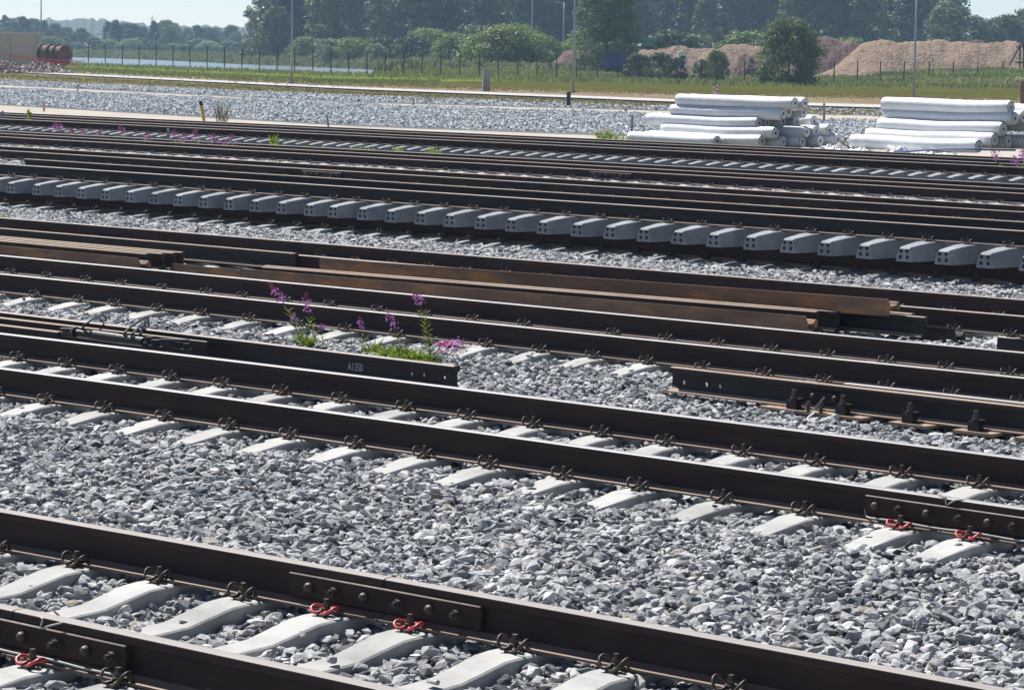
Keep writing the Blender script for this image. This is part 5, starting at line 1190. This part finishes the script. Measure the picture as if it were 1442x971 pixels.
LBX = [-300, 60, 200, 240, 300, 400, 470, 560, 600, 660]; LB0 = [790, 745, 690, 640, 575, 515, 478, 428, 400, 380]
bank('lake_bank', LBX, [66, 74.5, 80, 82, 81.5, 81, 80, 80, 82, 88], LB0, [y + 60 for y in LB0], M_LUSH, noise=.15)
blades('reeds', -60, 640, 15000, (0, 1), lambda px, Y: -.25 + .03 * np.clip(Y - np.interp(px, LBX, LB0), 0, 60), .7, .2, M_TG[1], 64, Yb=lambda px, Y: np.interp(px, LBX, LB0) + 1 + Y * 50)
bank('far_shore', [-400, 0, 240, 400], [70, 72, 76, 80], 800, 850, M_MOWN, noise=.3)
blades('scrub', -60, 420, 9000, (800, 860), lambda px, Y: .2 + .01 * (Y - 800) + 0 * px, 1.7, .45, M_TG[2], 65)
# tufts along the fence foot and the near verges
def line_blades(name, Lp, n, h, w, m, seed, dz=-.05, spread=1.6, xr=(-60, 1500)):
    r = np.random.default_rng(seed); px = r.uniform(xr[0], xr[1], n); yy = np.interp(px, [p[0] for p in Lp], [p[1] for p in Lp]) + np.abs(r.normal(0, spread, n))
    V = []
    for i in range(n):
        p = G(px[i], yy[i], dz); hh = h * r.uniform(.4, 1.2); ww = w * r.uniform(.6, 1.3); a = r.uniform(0, 6.28); lx, ly = r.normal(0, .3, 2) * hh; dx, dy = math.cos(a) * ww, math.sin(a) * ww
        V += [(p.x - dx, p.y - dy, dz - .03), (p.x + dx, p.y + dy, dz - .03), (p.x + dx + lx, p.y + ly, dz + hh), (p.x - dx * .5 + lx, p.y + ly, dz + hh * .85)]
    o = obj(name, np_mesh(name, np.array(V), np.arange(4 * n).reshape(-1, 4), m)); tag(o, kind='stuff'); return o
line_blades('verge_grass', [(60, 94), (240, 102), (480, 113), (600, 114)], 9000, .16, .07, M_TG[0], 75, dz=-.04, spread=3.0, xr=(70, 620))
line_blades('fence_grass', L_A8, 9000, .38, .07, M_TG[0], 71, spread=2.0)
line_blades('verge_grass', [(x, y + 3) for x, y in L_A5], 12000, .10, .07, M_TG[3], 72, dz=-.11, spread=3.2)
line_blades('verge_grass', [(x, y) for x, y in L_A7], 7000, .08, .08, M_TG[3], 73, dz=-.04, spread=2.2, xr=(300, 1500))

# ------------------------------------------------------------------ heaps of wood chips and earth
M_CHIP = mat('wood_chips', (.175, .125, .088), (.34, .255, .19), 2.2, .95, spec=0.0, detail=12, bump=1, bscale=3, bdist=.35, c3=(.45, .37, .27))
M_EARTH = mat('brown_earth', (.09, .045, .032), (.15, .08, .06), .8, .95, detail=12, bump=1, bscale=3, bdist=.25)
M_EARTHP = mat('pale_earth', (.28, .22, .18), (.40, .33, .28), 1.2, .95, detail=12, bump=1, bscale=3, bdist=.25)
def heap(name, xs, ys, Y, depth, m, label, seed, rough_=.5, group='heaps behind the fence'):
    px = np.linspace(xs[0], xs[-1], 150); yt = np.interp(px, xs, ys); zt = np.array([PY(x, y, Y).z for x, y in zip(px, yt)]); nr = 26; V = np.zeros((150, nr, 3))
    for j in range(nr):
        t = j / (nr - 1) * 2 - 1; f = 1 - abs(t) ** 1.25; Yr = Y + t * depth; X = (px - CX) / FPX * Y * (1 + .0 * t)
        nz = rough_ * (.35 * sm_noise(X + Yr * .6, Yr * .25 + 0 * X, 1.3, seed + 7) + .55 * sm_noise(X, Yr + 0 * X, 2.6, seed) + .3 * sm_noise(X, Yr + 0 * X, 1.1, seed + 1) + .18 * sm_noise(X, Yr + 0 * X, .45, seed + 2))
        V[:, j, 0] = X; V[:, j, 1] = Yr; V[:, j, 2] = -.3 + np.maximum((zt + .3), .05) * f + nz * min(1, f * 3)
    idx = np.arange(150 * nr).reshape(150, nr); F = np.stack([idx[:-1, :-1], idx[1:, :-1], idx[1:, 1:], idx[:-1, 1:]], -1).reshape(-1, 4)
    o = obj(name, np_mesh(name, V.reshape(-1, 3), F, m)); tag(o, label, 'heap', group); return o
heap('wood_chip_heap', [1128, 1150, 1165, 1200, 1215, 1300, 1350, 1442, 1520], [116, 106, 95, 64, 58.5, 57.5, 58, 63, 66], 368, 11, M_CHIP, 'long pale brown chip heap behind the fence at the right', 1, .55)
heap('earth_heap', [1080, 1115, 1140, 1160, 1175, 1205, 1235, 1262, 1300], [95, 62, 53.5, 51.5, 55, 60, 58, 64, 95], 390, 8, M_EARTH, 'dark red-brown heap behind the round bush', 2, .6)
heap('earth_heap', [1318, 1335, 1348, 1362, 1375, 1390], [80, 60, 57, 55.5, 60, 85], 386, 4, M_EARTH, 'low dark brown crest on the back of the long chip heap', 9, .6)
heap('wood_chip_heap', [855, 880, 895, 930, 1000, 1040, 1072, 1110], [100, 74, 67, 66.5, 65, 63, 68, 95], 398, 8, M_CHIP, 'pale chip heap between the big tree and the round bush', 3, .45)
heap('debris_heap', [1018, 1030, 1045, 1062, 1075, 1085], [102, 80, 75, 82, 88, 102], 372, 3, M_EARTH, 'dark heap of debris left of the round bush', 4, .9)
heap('earth_heap', [765, 785, 800, 820, 840, 850], [95, 74, 71, 72, 80, 96], 392, 5, M_EARTH, 'dark earth heap left of the big tree', 5, .4)
heap('sand_heap', [828, 838, 843, 850, 856], [100, 88, 83, 90, 100], 366, 1.6, M_EARTHP, 'small pale heap at the foot of the big tree', 6, .15)
# things on and beside the heaps
root_p = PY(963, 81, 345); root = empty('truck', (root_p.x, 345, root_p.z - .7)); root.scale = (.72, .72, .72); tag(root, 'white truck cab half hidden behind bushes and the fence', 'truck')
mb = MB(); pf = [(-1.0, -1.5), (.35, -1.5), (.5, .3), (.2, .95), (-.2, 1.15), (-1.0, .85)]; kk = len(pf); mb.add([(a, -1.1, b + .9) for a, b in pf] + [(a, 1.1, b + .9) for a, b in pf], [tuple(range(kk)), tuple(reversed(range(kk, 2 * kk)))] + [(j, kk + j, kk + (j + 1) % kk, (j + 1) % kk) for j in range(kk)]); mb.build('cab', M_VAN, root)
mb = MB(); mb.box((-.2, -1.12, .95), (.8, .03, .5)); mb.build('window', M_GLASS, root); mb = MB(); mb.cyl((-.4, -1.15, -.45), (-.4, -.8, -.45), .45, 14); mb.build('wheel', M_TYRE, root)
M_BLUEC = mat('blue_tarp', (.012, .04, .18), (.025, .06, .24), 1, .5); M_GREENM = mat('machine_green', (.02, .20, .13), (.03, .26, .17), 1, .5)
p = PY(866, 86, 347); root = empty('blue_container', (p.x, p.y, p.z - .7)); tag(root, 'bright blue container under the big dark tree', 'container'); mb = MB(); mb.box((0, 0, .7), (2.4, 1.8, 1.4))
for k in range(9): mb.box((-1.1 + k * .275, -.92, .7), (.1, .04, 1.3))
mb.build('body', M_BLUEC, root); mb = MB(); mb.box((.7, 0, 1.45), (1.2, 1.9, .12)); mb.box((0, 0, .02), (2.45, 1.85, .08)); mb.build('lid', M_BLUEC, root)
p = PY(911, 62, 399); root = empty('excavator', (p.x, p.y, p.z - .7)); tag(root, 'green machine standing on the left chip heap', 'machine'); mb = MB(); mb.box((0, 0, .9), (1.5, 1.4, 1.0)); mb.box((.1, 0, 1.45), (1.0, 1.2, .15)); mb.build('cab', M_GREENM, root)
mb = MB(); mb.box((0, 0, .22), (1.8, 1.6, .4)); mb.build('track', M_BLACK, root); mb = MB(); mb.tube([(.5, 0, .9), (1.0, 0, .9), (1.3, 0, .5)], .1, 6); mb.build('arm', M_GREENM, root); mb = MB(); mb.box((-.1, -.72, 1.05), (.7, .02, .4)); mb.build('window', M_GLASS, root)
for k in range(3):
    a = PY(883, 62 + k * 1.2, 399 - k * .3); b = PY(903, 62.5 + k * 1.2, 399 - k * .3); mb = MB(); mb.tube([Vector(a), Vector(b)], .07, 8); tag(mb.build('white_pipe', M_WHITE), ('top', 'middle', 'bottom')[k] + ' one of three white pipes on the heap beside the green machine', 'pipe', 'white pipes on the heap')
for k, (x0, y0, x1, y1) in enumerate(((1043, 92, 1056, 88), (1056, 97, 1072, 93), (1066, 95, 1074, 86), (1040, 86, 1060, 91))):
    mb = MB(); mb.tube([PY(x0, y0, 366), PY(x1, y1, 366.4)], .09, 6); tag(mb.build('plank', M_WOODP), ('left plank', 'long low plank', 'steep plank', 'upper plank')[k] + ' sticking out of the dark debris heap', 'plank', 'planks in the debris heap')
# wooden trestle at the right edge
p = PY(1431, 94, 352); root = empty('trestle', (p.x, p.y, p.z)); tag(root, 'dark wooden trestle on the chip heap at the right edge', 'trestle')
def tp(x, y): v = PY(x, y, 352); return v - root.location
for a, b in ((( 1421, 93), (1439, 60)), ((1436, 96), (1436.5, 63)), ((1441.5, 96), (1442, 60)), ((1446, 96), (1440, 62))):
    mb = MB(); mb.tube([tp(*a), tp(*b)], .09, 6); mb.build('leg', M_BLACK, root)
for yy in (66, 88): mb = MB(); mb.tube([tp(1430, yy), tp(1450, yy)], .08, 6); mb.build('beam', M_BLACK, root)
# tower block and pylon far behind
M_BLOCK = mat('far_block', (.20, .17, .17), (.26, .23, .23), .1, .9)
p = PY(1306, 60, 900); root = empty('tower_block', (p.x, 900, -.3)); tag(root, 'dark tall building top showing above the wood at right', 'building'); h = PY(1306, -25, 900).z
mb = MB(); mb.box((0, 5, h / 2), (2.6, 10, h)); mb.build('wall', M_BLOCK, root); mb = MB(); mb.box((0, 5, h + .3), (3.0, 10.4, .5)); mb.build('roof', M_BLOCK, root)
for k in range(8): mb = MB(); mb.box((0, -.03, h - 1.2 - k * 2.6), (1.4, .04, 1.2)); mb.build('window', M_GLASS, root)
p = PY(214, 60, 1500); root = empty('power_pylon', (p.x, 1500, -.3)); tag(root, 'faint power pylon on the skyline above the lake trees', 'pylon'); h = PY(214, 20, 1500).z
mb = MB()
for sx_ in (-1, 1):
    for sy_ in (-1, 1): mb.tube([(sx_ * 1.6, sy_ * 1.6, 0), (sx_ * .5, sy_ * .5, h * .7), (0, 0, h)], .10, 4)
for k in range(9):
    z0, z1 = h * k / 9 * .9, h * (k + 1) / 9 * .9; w0, w1 = 1.6 * (1 - k / 10), 1.6 * (1 - (k + 1) / 10); mb.tube([(-w0, -w0, z0), (w1, -w1, z1)], .06, 3); mb.tube([(w0, -w0, z0), (-w1, -w1, z1)], .06, 3)
mb.build('lattice', M_GALV, root)
for zz in (.78, .9): mb = MB(); mb.tube([(-2.4, 0, h * zz), (2.4, 0, h * zz)], .09, 4); mb.build('crossarm', M_GALV, root)

# ------------------------------------------------------------------ the air
hz = MB(); hz.box((0, 990, 40), (1900, 2020, 82.6)); hm = bpy.data.materials.new('haze_air'); hm.use_nodes = True; nt = hm.node_tree
nt.nodes.remove(nt.nodes['Principled BSDF']); pv = nt.nodes.new('ShaderNodeVolumePrincipled'); pv.inputs['Color'].default_value = (.50, .72, 1.0, 1); pv.inputs['Density'].default_value = HAZE; pv.inputs['Anisotropy'].default_value = .2
nt.links.new(pv.outputs[0], nt.nodes['Material Output'].inputs['Volume'])
if HAZE > 0: tag(hz.build('haze', hm), kind='stuff')
